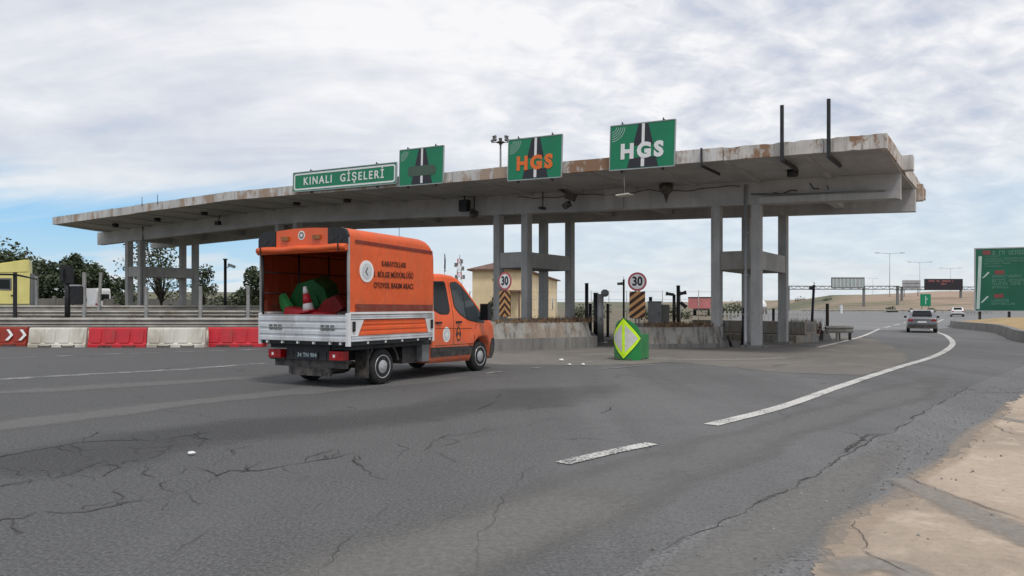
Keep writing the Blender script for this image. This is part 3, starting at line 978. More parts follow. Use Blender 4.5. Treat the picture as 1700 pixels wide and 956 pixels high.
# a thicker lower ledge on the right part of the front beam, and its splice block
run('beam_ledge', -.31, -.223, lambda s: zb(s) + .012, lambda s: zb(s) + .24, 1.55, 5.95, 'concrete_beam', 8)
mb = MB(); mb.cb((-4.02, -.265, zb(-4) + .44), (.82, .085, .84)); mb.bevel(.012, 1); obj('splice_plate', mb, 'concrete_beam', can)
for s in (-40, -36, -32, -28, -20, -16, -12, -6, -3.2, 3.6):
    mb = MB(); mb.box(s - .15, s + .15, .205, 3.595, zb(s) + .18, zb(s) + HB - .004); obj('cross_beam', mb, 'concrete_beam', can)
for gi, s0 in enumerate((-38.82, -24.1, -9.68, 0.0)):
    zl = zb(s0 + .7)
    for ds in (0, 1.44):
        for wq in (0, 3.81):
            mb = MB(); a, c = .16, .185
            mb.box(s0 + ds - a, s0 + ds + a, wq - c, wq + c, 0.006, zb(s0 + ds) + .008)
            mb.bevel(.025, 2)
            obj('column', mb, 'concrete', can)
    zc_ = zl - 1.97
    h = .33
    for wq in (0, 3.81):
        mb = MB(); mb.box(s0 + .155, s0 + 1.44 - .155, wq - .14, wq + .14, zc_ - h, zc_ + h); mb.bevel(.015, 1)
        obj('tie_beam', mb, 'tie_rust' if gi == 3 and wq == 0 else 'concrete', can)
    for ds in (0, 1.44):
        mb = MB(); mb.box(s0 + ds - .125, s0 + ds + .125, .18, 3.81 - .18, zc_ - h - .01, zc_ + h - .01); mb.bevel(.015, 1)
        obj('tie_beam', mb, 'concrete', can)
    for wq in (.0, 3.81):
        pass
# column plinths of the right group stand on the road
mb = MB(); mb.box(-.3 + 1.3, 1.78, -.36, .30, .004, .10); mb.bevel(.02, 1); obj('column_plinth', mb, 'kerb', can)
mb = MB(); mb.box(1.12, 1.75, 3.5, 4.1, .004, .08); mb.bevel(.02, 1); obj('column_plinth', mb, 'kerb', can)
mb = MB(); x = 1.13
mb.tube([(x, -.30, zb(1.1) + .7), (x, -.30, .5), (x + .02, -.36, .32), (x + .02, -.42, .12)], .055, 10)
for z in (1.2, 2.6, 4.1): mb.cb((x, -.24, z), (.16, .1, .05))
obj('downpipe', mb, 'sign_back', can)
mb = MB(); mb.tube([(x + .2, -.345, zb(1) + .34), (3, -.345, zb(3) + .27), (5.6, -.345, zb(5.6) + .26)], .03, 8)
obj('conduit', mb, 'greymetal', can)
mb = MB(); mb.tube([(-36.8, -.27, zb(-36.8) + .80), (-36.8, -.27, zb(-36.8) + .02), (-36.9, -.25, .5)], .045, 8); obj('downpipe', mb, 'greymetal', can)
# cable slung along the front beam
pts = []
for i in range(60):
    s = -8.5 + i * .16
    pts.append((s, -.30, zb(s) + .70 - .10 * abs(math.sin(i * .17)) + .02 * math.sin(i * .9)))
mb = MB(); mb.tube(pts, .014, 5); obj('cable', mb, 'darkmetal', can)
pts = [(2.1, -.33, zb(2) + .36), (2.4, -.34, zb(2) + .30), (2.7, -.33, zb(2) + .40), (2.9, -.34, zb(2) + .37)]
mb = MB(); mb.tube(pts, .02, 5); mb.tube([(3.3, -.33, zb(3) + .62), (3.42, -.34, zb(3) + .42), (3.6, -.33, zb(3) + .40)], .02, 5); mb.tube([(3.85, -.33, zb(3) + .5), (3.9, -.33, zb(3) + .36)], .015, 5)
obj('loose_cable', mb, 'darkmetal', can)
# round lamps recessed under the left cantilever
for s in (-37, -32.5, -28, -20.5, -17, 3.1):
    mb = MB(); zz_ = zb(s) + HB - .02
    mb.lathe([(zz_ - .16, .14), (zz_ - .14, .18), (zz_ + .05, .18)], 'z', 14, (s, -1.9, 0))
    obj('downlight', mb, 'darkmetal', can)
# thin steel rods that carried earlier signs
for s in (-30.6, -29.0):
    mb = MB(); mb.tube([(s, wf(s) - .03, zt(s) - .1), (s, wf(s) - .03, zt(s) + .42)], .018, 6); obj('rod', mb, 'darkmetal', can)
for s, ztop in ((3.37, 7.37), (4.65, 7.36), (.95, 6.42)):
    mb = MB(); w_ = -4.40
    hw_ = .045 if ztop > 7 else .018
    mb.box(s - hw_, s + hw_, w_ - .05, w_ + .05, zt(s) - .55, ztop if ztop > 7 else zt(s) + .04)
    mb.box(s - hw_, s + hw_, w_ + .05, -2.6, zt(s) - .56, zt(s) - .47)
    obj('sign_post', mb, 'darkmetal', can)


# ------------------------------------------------------------------ signs on the canopy
def sign_panel(root, wd, ht, mat, border=None, rad=.02):
    mb = MB(); mb.prism(rrect(-wd / 2, wd / 2, -ht / 2, ht / 2, rad, 2), 'y', 0, .03)
    obj('panel', mb, mat, root)
    mb = MB()
    ring(mb, rrect(-wd / 2 - .025, wd / 2 + .025, -ht / 2 - .025, ht / 2 + .025, .03, 2), rrect(-wd / 2 + .004, wd / 2 - .004, -ht / 2 + .004, ht / 2 - .004, rad, 2), -.012, .045)
    obj('frame', mb, 'sign_back', root)
    for x in (-wd * .32, wd * .32):
        mb = MB()
        mb.box(x - .04, x + .04, .046, .10, -ht / 2 - .1, ht / 2 + .06)
        mb.tube([(x, .0, ht / 2 + .02), (x, .02, ht / 2 + .10)], .025, 6)
        obj('bracket', mb, 'darkmetal', root)


def canopy_sign(name, label, s0, s1, zc_, ht, tilt):
    sm = (s0 + s1) / 2
    return thing(name, label, 'sign', CW(sm, -4.455, zc_), rot=(0, tilt, -ANG)), s1 - s0, ht


r, wd, ht = canopy_sign('name_sign', 'long green sign with white letters KINALI GİŞELERİ on the canopy edge', -17.75, -11.62, 6.93, .83, .026)
sign_panel(r, wd, ht, 'sign_green')
mb = MB(); ring(mb, rrect(-wd / 2 + .05, wd / 2 - .05, -ht / 2 + .05, ht / 2 - .05, .12, 5), rrect(-wd / 2 + .12, wd / 2 - .12, -ht / 2 + .12, ht / 2 - .12, .07, 5), -.005, .001)
obj('border', mb, 'sign_white', r)
mb = MB(); mb.mesh(text_mesh('KINALI  GİŞELERİ', .47, .008, 1.30), Matrix.Translation((0, -.006, -.01)) @ FRONT); obj('lettering', mb, 'sign_white', r)


def lane_sign(label, s0, s1, zc_, ht, tilt, word, wmat, arcs, cover=False):
    r, wd, ht = canopy_sign('lane_sign', label, s0, s1, zc_, ht, tilt)
    sign_panel(r, wd, ht, 'sign_green')
    mb = MB()
    def tz(z): return z * ht / 2
    def trap(z0, z1):
        hw = lambda z: wd * (.075 + (.5 - z / 2) * .17)
        mb.prism([(-hw(z0) + .02 * wd, tz(z0)), (hw(z0) + .02 * wd, tz(z0)), (hw(z1) + .02 * wd, tz(z1)), (-hw(z1) + .02 * wd, tz(z1))], 'y', -.004, .0)
    trap(.02, .97); trap(-.97, -.52)
    obj('road_symbol', mb, 'sign_black', r)
    mb = MB()
    x = .02 * wd
    mb.box(x - .022 * wd, x + .022 * wd, -.008, -.004, tz(.0), tz(.985)); obj('centre_line', mb, 'sign_white', r)
    mb = MB(); mb.box(x - .026 * wd, x + .026 * wd, -.008, -.004, tz(-.93), tz(-.5))
    obj('centre_line', mb, 'sign_white', r)
    mb = MB()
    for k in range(arcs):
        ra = (.07 + .034 * k) * wd
        cx, cz = -wd / 2 + .02 * wd, ht / 2 - .03 * ht
        a0, a1 = R_(-88), R_(-4)
        P_ = [a0 + (a1 - a0) * q / 12 for q in range(13)]
        for u, v in zip(P_, P_[1:]):
            mb.face([(cx + ra * math.cos(u), -.004, cz + ra * math.sin(u)), (cx + (ra + .009 * wd) * math.cos(u), -.004, cz + (ra + .009 * wd) * math.sin(u)), (cx + (ra + .009 * wd) * math.cos(v), -.004, cz + (ra + .009 * wd) * math.sin(v)), (cx + ra * math.cos(v), -.004, cz + ra * math.sin(v))])
    obj('wave_arcs', mb, 'sign_pale', r)
    if cover:
        mb = MB(); mb.prism(rrect(-.30 * wd, .34 * wd, tz(-.52), tz(.04), .16, 6), 'y', -.012, -.001); obj('cover_patch', mb, 'sign_grey', r)
    if word:
        mb = MB()
        mb.mesh(text_mesh(word, .62, .034, 1.30), Matrix.Translation((0, -.013, tz(-.24))) @ FRONT @ Matrix.Diagonal((1.08, 1.04, 1, 1)))
        obj('lettering', mb, wmat, r)
    return r


lane_sign('green lane sign with its word hidden by a grey oval patch', -11.44, -9.22, 6.98, 1.42, .028, None, None, 4, True)
lane_sign('green lane sign with orange letters HGS', -6.21, -4.0, 6.735, 1.46, .03, 'HGS', 'sign_orange', 5)
lane_sign('green lane sign with white letters HGS', -2.14, .10, 6.70, 1.45, .03, 'HGS', 'sign_white', 5)


# ------------------------------------------------------------------ devices hung under the canopy
def hung(name, label, cat, s, w_, group=None):
    return thing(name, label, cat, CW(s, w_, zb(s) + HB), -ANG, group)


r = hung('floodlight', 'boxy dark floodlight hanging under the canopy left of the middle columns', 'floodlight', -11.1, -.6)
mb = MB(); mb.cb((0, 0, -.42), (.42, .3, .5)); mb.bevel(.03, 2); obj('housing', mb, 'darkmetal', r)
mb = MB(); mb.tube([(0, 0, .02), (0, 0, -.2)], .03, 8); obj('hanger', mb, 'darkmetal', r)
r = hung('canopy_camera', 'small dark camera on the beam beside the boxy floodlight', 'camera', -10.6, -.55)
mb = MB(); mb.tube([(0, 0, 0), (0, 0, -.72), (.05, -.1, -.8)], .028, 7); obj('hanger', mb, 'darkmetal', r)
mb = MB(); mb.X = Matrix.Translation((.08, -.12, -.82)) @ Matrix.Rotation(.5, 4, 'Y') @ Matrix.Rotation(.5, 4, 'X'); mb.cb((0, 0, 0), (.22, .34, .2)); mb.cb((-.14, 0, .08), (.1, .2, .16)); mb.bevel(.02, 1); obj('housing', mb, 'black', r)
r = hung('lane_camera', 'thin dark camera arm hanging below the orange HGS sign', 'camera', -7.1, -.55)
mb = MB(); mb.tube([(0, 0, .02), (0, 0, -.66)], .025, 7); obj('hanger', mb, 'darkmetal', r)
mb = MB(); mb.cb((0, -.05, -.68), (.16, .34, .1)); mb.bevel(.02, 1); obj('housing', mb, 'darkmetal', r)
r = hung('lane_antenna', 'bulky dark reader bracket hanging right of the orange HGS sign', 'reader', -5.65, -.8)
mb = MB(); mb.tube([(-.5, -.2, .1), (-.2, -.1, -.12), (0, 0, -.3), (-.1, 0, -.6)], .06, 8); obj('hanger', mb, 'black', r)
mb = MB(); mb.X = Matrix.Translation((0, 0, -.28)) @ Matrix.Rotation(.4, 4, 'Y'); mb.cb((0, 0, 0), (.36, .3, .3)); mb.bevel(.04, 2); obj('reader_head', mb, 'black', r)
mb = MB(); mb.X = Matrix.Translation((-.18, 0, -.62)) @ Matrix.Rotation(-.5, 4, 'Y'); mb.cb((0, 0, 0), (.3, .24, .2)); mb.bevel(.03, 2); obj('reader_head', mb, 'black', r)
r = hung('flat_antenna', 'white flat antenna on a thin rod below the white HGS sign', 'antenna', -1.75, -4.2)
mb = MB(); mb.tube([(0, 0, .05), (0, 0, -.8)], .016, 6); mb.tube([(-.25, 0, .1), (.3, .05, .02)], .02, 6); obj('hanger', mb, 'steel', r)
mb = MB(); mb.hexa([(-.22, -.2, -.86), (.22, -.2, -.84), (.22, .2, -.84), (-.22, .2, -.86)], [(-.22, -.2, -.82), (.22, -.2, -.80), (.22, .2, -.80), (-.22, .2, -.82)]); obj('antenna_plate', mb, 'white_plastic', r)
r = hung('hanging_lamp', 'dark conical lamp under the canopy left of the right columns', 'lamp', -1.6, -.9)
mb = MB(); mb.lathe([(-.05, .26), (-.28, .24), (-.42, .10), (-.62, .04), (-.72, .015)], 'z', 12); obj('shade', mb, 'black', r)
r = hung('floodlight', 'small dark floodlight on an arm below the left end of the canopy', 'floodlight', -28.5, -.6)
mb = MB(); mb.tube([(0, 0, .02), (0, -.05, -.4)], .025, 6); obj('hanger', mb, 'darkmetal', r)
mb = MB(); mb.cb((0, -.1, -.46), (.32, .22, .22)); mb.bevel(.02, 1); obj('housing', mb, 'darkmetal', r)


# ================================================================== THE ORANGE MAINTENANCE TRUCK
TRK_YAW = -R_(30)
trk = thing('truck', 'orange double cab road maintenance truck with open tarpaulin box and white drop sides', 'truck', (-3.315, 14.795, 0), TRK_YAW)


def shell(sil, side, bev, bev_ok, ystep=.2, zstep=.15, xs=(), mat_fn=None):
    """closed body from a side outline (y,z); edges accepted by bev_ok are rounded; side(y,z) gives the half width"""
    mb = MB(); mb.prism(sil, 'x', -1, 1)
    bm = mb.bm
    bmesh.ops.recalc_face_normals(bm, faces=bm.faces[:])
    es = [e for e in bm.edges if abs(e.verts[0].co.x - e.verts[1].co.x) < 1e-6 and bev_ok((e.verts[0].co + e.verts[1].co) / 2)]
    bmesh.ops.bevel(bm, geom=es, offset=bev, segments=4, affect='EDGES', profile=.6, clamp_overlap=True)
    ys = [v.co.y for v in bm.verts]; zs = [v.co.z for v in bm.verts]

    def cut(co, no):
        bmesh.ops.bisect_plane(bm, geom=bm.verts[:] + bm.edges[:] + bm.faces[:], plane_co=co, plane_no=no, dist=1e-5)
    y = min(ys) + ystep
    while y < max(ys) - .02: cut((0, y, 0), (0, 1, 0)); y += ystep
    z = min(zs) + zstep
    while z < max(zs) - .02: cut((0, 0, z), (0, 0, 1)); z += zstep
    for x in xs: cut((x, 0, 0), (1, 0, 0))
    for v in bm.verts:
        v.co.x *= side(v.co.y, v.co.z)
    for f in bm.faces:
        f.smooth = True
        if mat_fn: f.material_index = mat_fn(f.calc_center_median())
    return mb


def side_patch(poly, side, off, th=.012, sgn=1, zstep=.12):
    mb = MB(); bm = mb.bm
    vs = [bm.verts.new((0, p[0], p[1])) for p in poly]
    bm.faces.new(vs)
    zs = [p[1] for p in poly]; ys = [p[0] for p in poly]
    z = min(zs) + zstep
    while z < max(zs) - .01:
        bmesh.ops.bisect_plane(bm, geom=bm.verts[:] + bm.edges[:] + bm.faces[:], plane_co=(0, 0, z), plane_no=(0, 0, 1)); z += zstep
    y = min(ys) + .2
    while y < max(ys) - .01:
        bmesh.ops.bisect_plane(bm, geom=bm.verts[:] + bm.edges[:] + bm.faces[:], plane_co=(0, y, 0), plane_no=(0, 1, 0)); y += .2
    r = bmesh.ops.extrude_face_region(bm, geom=bm.faces[:])
    new = {v for v in r['geom'] if isinstance(v, bmesh.types.BMVert)}
    for v in bm.verts:
        v.co.x = sgn * (side(v.co.y, v.co.z) + off - (th if v not in new else 0))
    for f in bm.faces: f.smooth = False
    return mb


def rpoly(pts, r=.05, n=3):
    """round the corners of a polygon"""
    out = []; m = len(pts)
    for i in range(m):
        a, b, c = Vector(pts[i - 1]), Vector(pts[i]), Vector(pts[(i + 1) % m])
        ra = min(r, (a - b).length * .45, (c - b).length * .45)
        p, q = b + (a - b).normalized() * ra, b + (c - b).normalized() * ra
        for k in range(n + 1):
            u = k / n
            out.append(tuple(p * (1 - u) ** 2 + b * 2 * u * (1 - u) + q * u * u))
    return out


def grow(pts, d):
    c = sum((Vector(p) for p in pts), Vector((0, 0))) / len(pts)
    return [tuple(Vector(p) + (Vector(p) - c).normalized() * d) for p in pts]


WB_ = 3.49


def cab_side(y, z):
    w = .99
    if z > 1.12: w -= .19 * ((z - 1.12) / 1.05) ** 1.25
    if z < .5: w -= .05 * (.5 - z) / .3
    if y > 3.35: w -= .20 * ((y - 3.35) / 1.05) ** 2
    d = math.hypot(y - WB_, z - .36)
    if .40 < d < .62 and z > .2: w += .035 * math.sin((d - .40) / .22 * math.pi)
    return w


arch = [(WB_ + .44 * math.cos(R_(a)), .36 + .44 * math.sin(R_(a))) for a in range(-8, 190, 11)]
sil = [(1.52, .30), (2.98, .27)] + [p for p in arch[::-1]] + [(WB_ + .46, .26), (4.26, .24), (4.38, .34), (4.41, .62), (4.36, .90), (4.28, 1.05), (4.10, 1.16), (3.78, 1.27), (3.62, 1.36),
                                                              (3.30, 1.66), (2.98, 1.98), (2.82, 2.10), (2.62, 2.17), (2.2, 2.20), (1.76, 2.19), (1.57, 2.13), (1.52, 2.0)]
mb = shell(sil, cab_side, .09, lambda c: c.z > .9 and not (c.y < 1.53))
obj('cab', mb, 'orange', trk)
for sg in (1, -1):
    # dark wheel-arch lining and lower cladding
    mb = side_patch(rpoly([(1.53, .42), (3.04, .41), (3.07, .60), (1.53, .63)], .02), cab_side, .012, .03, sg)
    obj('cladding', mb, 'black', trk)
    mb = side_patch(rpoly([(3.93, .27), (4.25, .25), (4.36, .36), (4.385, .62), (4.33, .74), (4.1, .72), (3.95, .60), (3.955, .42)], .03), cab_side, .014, .03, sg)
    obj('bumper_corner', mb, 'black', trk)
    fw = [(2.44, 2.0), (2.70, 2.02), (2.90, 1.90), (3.20, 1.61), (3.60, 1.22), (3.66, 1.12), (3.30, 1.14), (2.95, 1.20), (2.66, 1.32), (2.47, 1.48)]
    rw = [(1.63, 2.0), (2.24, 2.02), (2.26, 1.40), (2.18, 1.33), (1.90, 1.34), (1.70, 1.42), (1.62, 1.56)]
    for poly, nm in ((fw, 'front'), (rw, 'rear')):
        fr = obj('window', side_patch(rpoly(grow(poly, .025), .07), cab_side, .004, .02, sg), 'black', trk)
        g = obj('pane', side_patch(rpoly(poly, .07), cab_side, .008, .012, sg), 'glass2' if nm == 'front' else 'glass', fr)
        if nm == 'front':
            obj('divider', side_patch([(2.86, 1.235), (2.89, 1.225), (2.89, 1.90), (2.86, 1.92)], cab_side, .012, .012, sg), 'black', fr)
    # door gaps
    for pl in ([(2.365, .66), (2.375, .66), (2.375, 2.02), (2.365, 2.02)], [(1.57, .66), (1.578, .66), (1.578, 2.02), (1.57, 2.02)], [(3.12, .66), (3.13, .66), (3.30, 1.12), (3.29, 1.12)],
               [(1.66, .655), (3.12, .645), (3.12, .655), (1.66, .665)], [(1.7, 1.02), (3.1, .985), (3.1, .995), (1.7, 1.03)]):
        obj('door_gap', side_patch(pl, cab_side, .003, .01, sg), 'maroon', trk)
    for y in (1.80, 2.56):
        h = MB(); xx = cab_side(y, 1.15)
        h.box(sg * xx - .005, sg * (xx + .035), y - .10, y + .10, 1.125, 1.165) if sg > 0 else h.box(sg * (xx + .035), sg * xx + .005, y - .10, y + .10, 1.125, 1.165)
        h.bevel(.012, 2); obj('door_handle', h, 'black', trk)
    mr = MB(); mr.X = Matrix.Translation((sg * 1.16, 3.42, 1.36)) @ Matrix.Rotation(sg * -.25, 4, 'Z')
    mr.box(-.13, .13, -.06, .07, -.19, .19); mr.bevel(.04, 3)
    mr.X = Matrix.Identity(4); mr.tube([(sg * .93, 3.5, 1.22), (sg * 1.08, 3.45, 1.24)], .035, 8)
    mo = obj('mirror', mr, 'black', trk)
    g = MB(); g.X = Matrix.Translation((sg * 1.16, 3.42, 1.36)) @ Matrix.Rotation(sg * -.25, 4, 'Z'); g.box(-.10, .10, -.066, -.062, -.16, .16); obj('mirror_glass', g, 'glass', mo)
    hl = MB(); hl.hexa([(sg * .62, 4.20, .92), (sg * .86, 4.02, .92), (sg * .88, 3.96, .98), (sg * .60, 4.22, .98)], [(sg * .62, 4.18, 1.10), (sg * .86, 4.0, 1.12), (sg * .88, 3.9, 1.12), (sg * .60, 4.12, 1.14)])
    obj('headlight', hl, 'sign_pale', trk)
ws = MB(); ws.hexa([(-.74, 3.62, 1.372), (.74, 3.62, 1.372), (.64, 2.90, 2.06), (-.64, 2.90, 2.06)], [(-.74, 3.625, 1.38), (.74, 3.625, 1.38), (.64, 2.905, 2.07), (-.64, 2.905, 2.07)])
obj('windscreen', ws, 'glass', trk)
lnr = MB(); lnr.cb((0, WB_, .62), (1.5, .9, .7)); obj('wheel_housing', lnr, 'black', trk)

# round emblem and yellow-black emblem on the doors
em = MB()
for r_, off, mt in ((.165, .006, 0), (.13, .0085, 1)):
    em.m = mt
    em.prism([(2.10 + r_ * .82 * math.cos(R_(a)), .885 + r_ * math.sin(R_(a))) for a in range(0, 360, 15)], 'x', .985, .985 + off)
em.m = 2; em.prism([(2.06, .86), (2.10, .95), (2.15, .90), (2.11, .82)], 'x', .985, .996)
obj('round_emblem', em, ['sign_white', 'emblem_grey', 'sign_white'], trk)
em = MB()
em.m = 0; em.prism([(2.49, .98), (2.56, 1.06), (2.63, .98), (2.66, .86), (2.62, .75), (2.56, .71), (2.50, .75), (2.46, .86)], 'x', .984, .991)
em.m = 1; em.prism([(2.52, .95), (2.56, 1.01), (2.60, .95), (2.58, .86), (2.62, .80), (2.56, .75), (2.50, .80), (2.54, .86)], 'x', .984, .994)
em.m = 0; em.prism([(2.545, .93), (2.575, .93), (2.575, .87), (2.545, .87)], 'x', .984, .997)
obj('badge', em, ['sign_black', 'sign_orange'], trk)
obj('fuel_flap', side_patch(rpoly([(2.40, 1.30), (2.44, 1.36), (2.44, 1.42), (2.40, 1.40)], .01), cab_side, .004, .01), 'sign_orange', trk)

# ---- wheels
def wheel(parent, x, y, z, r, wd, sg, hub='wheel'):
    root = MB()
    prof = [(-wd / 2, r * .62), (-wd / 2, r * .86), (-wd * .42, r * .95), (-wd * .3, r), (wd * .3, r), (wd * .42, r * .95), (wd / 2, r * .86), (wd / 2, r * .62)]
    root.lathe(prof, 'x', 32)
    o = obj('wheel', root, 'rubber', parent, (x, y, z))
    h = MB()
    e = sg * wd / 2
    h.lathe([(e * .80, r * .655), (e * 1.03, r * .65), (e * 1.05, r * .62), (e * 1.0, r * .59), (e * .98, r * .42), (e * 1.02, r * .30), (e * 1.10, r * .20), (e * 1.14, r * .08), (e * 1.14, .005)], 'x', 30)
    obj('rim', h, hub, o)
    h = MB()
    for k in range(6):
        a = k * math.pi / 3 + .3
        cx, cz = r * .46 * math.cos(a), r * .46 * math.sin(a)
        h.lathe([(e * .80, r * .05), (e * 1.0, r * .05)], 'x', 10, (0, cx, cz))
    for k in range(5):
        a = k * 2 * math.pi / 5
        h.lathe([(e * .9, r * .03), (e * 1.13, r * .026)], 'x', 6, (0, r * .2 * math.cos(a), r * .2 * math.sin(a)))
    obj('rim_holes', h, 'black', o)
    return o


for sg in (1, -1):
    wheel(trk, sg * .86, 0, .345, .345, .25, sg)
    wheel(trk, sg * .85, WB_, .345, .345, .23, sg)

# ---- chassis
ch = MB()
for x in (-.42, .42): ch.box(x - .05, x + .05, -.98, 3.2, .50, .66)
for y in (-.9, -.3, .5, 1.2): ch.box(-.42, .42, y - .05, y + .05, .52, .62)
ch.tube([(-.8, 0, .345), (.8, 0, .345)], .06, 10); ch.ball((0, 0, .345), .16)
ch.box(-1.0, 1.0, -.95, 1.54, .70, .78)
obj('chassis', ch, 'chassis', trk)
fb = MB(); fb.box(.46, .86, .75, 1.45, .34, .68); fb.bevel(.05, 2); obj('fuel_tank', fb, 'chassis', trk)
fb = MB(); fb.box(-.86, -.46, .7, 1.5, .36, .66); fb.bevel(.04, 2); obj('tool_box', fb, 'chassis', trk)
fb = MB(); fb.box(.86, 1.0, 1.22, 1.46, .36, .80); fb.bevel(.03, 2); obj('splash_guard', fb, 'greymetal', trk)
fb = MB(); fb.tube([(.50, -.30, .42), (.62, -.62, .42), (.66, -.72, .42)], .035, 8); obj('exhaust', fb, 'steel', trk)
fb = MB(); fb.tube([(.1, -.55, .36), (.1, -.15, .36)], .17, 14); obj('silencer', fb, 'chassis', trk)
for sg in (1, -1):
    mf = MB(); mf.box(sg * .86 - .16, sg * .86 + .16, -.47, -.45, .16, .70); obj('mud_flap', mf, 'black', trk)
    mg = MB(); pr = [(.44 * math.cos(R_(a)), .36 + .44 * math.sin(R_(a))) for a in range(10, 175, 15)]
    pr2 = [(.47 * math.cos(R_(a)), .36 + .47 * math.sin(R_(a))) for a in range(10, 175, 15)]
    x0, x1 = sg * .86 - .14, sg * .86 + .14
    for (a, b), (c, d) in zip(zip(pr, pr[1:]), zip(pr2, pr2[1:])):
        mg.hexa([(x0, a[0], a[1]), (x1, a[0], a[1]), (x1, b[0], b[1]), (x0, b[0], b[1])], [(x0, c[0], c[1]), (x1, c[0], c[1]), (x1, d[0], d[1]), (x0, d[0], d[1])])
    obj('wheel_guard', mg, 'black', trk)
rb = MB(); rb.box(-.90, .90, -.93, -.86, .36, .50); rb.box(-.50, .50, -.92, -.86, .20, .50); rb.bevel(.012, 1); obj('rear_crossbar', rb, 'chassis', trk)
rb = MB(); rb.box(-.55, .55, -.97, -.90, .50, .80); rb.bevel(.01, 1); obj('rear_frame', rb, 'chassis', trk)
pl_ = MB(); pl_.box(-.27, .27, -.99, -.975, .52, .65); pl_.bevel(.004, 1); po = obj('number_plate', pl_, 'plate', trk)
tx = MB(); tx.mesh(text_mesh('34 TN 904', .105, .002, 1.05, .002), Matrix.Translation((0, -.993, .585)) @ FRONT); obj('lettering', tx, 'sign_pale', po)
for sg in (1, -1):
    tl = MB(); tl.box(sg * .78 - .16, sg * .78 + .16, -1.06, -.90, .52, .68); tl.bevel(.02, 2); to = obj('tail_light', tl, 'red', trk)
    q = MB(); q.box(sg * .78 - .07, sg * .78 - .02, -1.064, -1.055, .57, .62); obj('reverse_lamp', q, 'sign_white', to)
    q = MB(); q.box(sg * .78 - .185, sg * .78 + .185, -1.0, -.88, .485, .515); obj('lamp_bracket', q, 'black', trk)

# ---- load bed with white drop sides
bx0, bx1, by0, by1, bz0, bz1 = -1.14, 1.14, -1.11, 1.45, .84, 1.34
fl = MB(); fl.box(bx0 + .02, bx1 - .02, by0 + .02, by1 - .01, .79, .90); obj('bed_floor', fl, 'black', trk)


def ribbed(mb, length, z0, z1, th, ribs, axis_y):
    """aluminium profile board with long horizontal grooves; returns outline (depth, z)"""
    pts = [(0, z0)]
    h = (z1 - z0) / ribs
    for k in range(ribs):
        a = z0 + k * h
        pts += [(th, a + .012), (th, a + h * .62), (th * .62, a + h * .70), (th * .62, a + h * .94)]
    pts += [(th, z1 - .004), (0, z1)]
    return pts


tg = MB(); prof = ribbed(tg, 2.1, bz0 + .01, bz1, .035, 4, 0)
tg.prism([(by0 + .0 - p[0], p[1]) for p in prof], 'x', bx0 + .05, bx1 - .05)
tgo = obj('tailgate', tg, 'alu', trk)
for cx in (-.66, .66):
    ve = MB()
    for k in range(3):
        for r2 in range(2):
            x = cx - .12 + k * .12
            ve.box(x - .045, x + .045, by0 - .040, by0 - .030, 1.06 + r2 * .055, 1.10 + r2 * .055)
    obj('vent_slots', ve, 'greymetal', tgo)
hg = MB()
for x in (-.9, -.5, -.1, .3, .7, .95): hg.box(x - .018, x + .018, by0 - .03, by0 + .02, bz0 - .035, bz0 + .008)
obj('hinge', hg, 'white', tgo)
for sg in (1, -1):
    d = MB(); x_in = bx1 - .05
    d.m = 0
    fr_o = [(by0 + .05, bz0 + .01), (by1 - .02, bz0 + .01), (by1 - .02, bz1), (by0 + .05, bz1)]
    # white outer frame rails
    for z0, z1 in ((bz0 + .01, bz0 + .12), (bz1 - .09, bz1)):
        pr = ribbed(d, 1, z0, z1, .055, 2, 1)
        d.prism([(sg * (x_in + p[0]), p[1]) for p in pr], 'y', by0 + .06, by1 - .05)
    do = obj('drop_side', d, 'alu', trk)
    pn = MB(); pr = ribbed(pn, 1, bz0 + .121, bz1 - .091, .03, 3, 1)
    pn.prism([(sg * (x_in + p[0]), p[1]) for p in pr], 'y', by0 + .24, by1 - .20)
    obj('side_board', pn, 'orange', do)
    for y0, y1, yt0, yt1 in ((by0 + .06, by0 + .24, by0 + .06, by0 + .40), (by1 - .20, by1 - .05, by1 - .30, by1 - .05)):
        e2 = MB(); e2.hexa([(sg * x_in, y0, bz0 + .12), (sg * (x_in + .045), y0, bz0 + .12), (sg * (x_in + .045), y1, bz0 + .12), (sg * x_in, y1, bz0 + .12)],
                           [(sg * x_in, yt0, bz1 - .09), (sg * (x_in + .045), yt0, bz1 - .09), (sg * (x_in + .045), yt1, bz1 - .09), (sg * x_in, yt1, bz1 - .09)])
        obj('side_end', e2, 'white', do)
    for y in (by0 + .12, by1 - .10):
        lt = MB(); lt.box(min(sg * (x_in + .046), sg * (x_in + .075)), max(sg * (x_in + .046), sg * (x_in + .075)), y - .028, y + .028, bz0 + .20, bz1 - .12); lt.bevel(.012, 2); obj('latch', lt, 'black', do)
    for y in (by0, by1 - .05):
        ps = MB(); ps.box(min(sg * (x_in - .02), sg * bx1), max(sg * (x_in - .02), sg * bx1), y - .015, y + .05, bz0 - .06, bz1 + .03); ps.bevel(.008, 1); obj('corner_post', ps, 'white', trk)
    hg = MB()
    for y in (-.6, -.1, .4, .9, 1.3): hg.box(min(sg * (x_in - .01), sg * (x_in + .05)), max(sg * (x_in - .01), sg * (x_in + .05)), y - .018, y + .018, bz0 - .03, bz0 + .008)
    obj('hinge', hg, 'white', do)
fw_ = MB(); fw_.box(bx0 + .03, bx1 - .03, by1 - .03, by1 + .01, bz0, 1.9); obj('headboard', fw_, 'alu', trk)

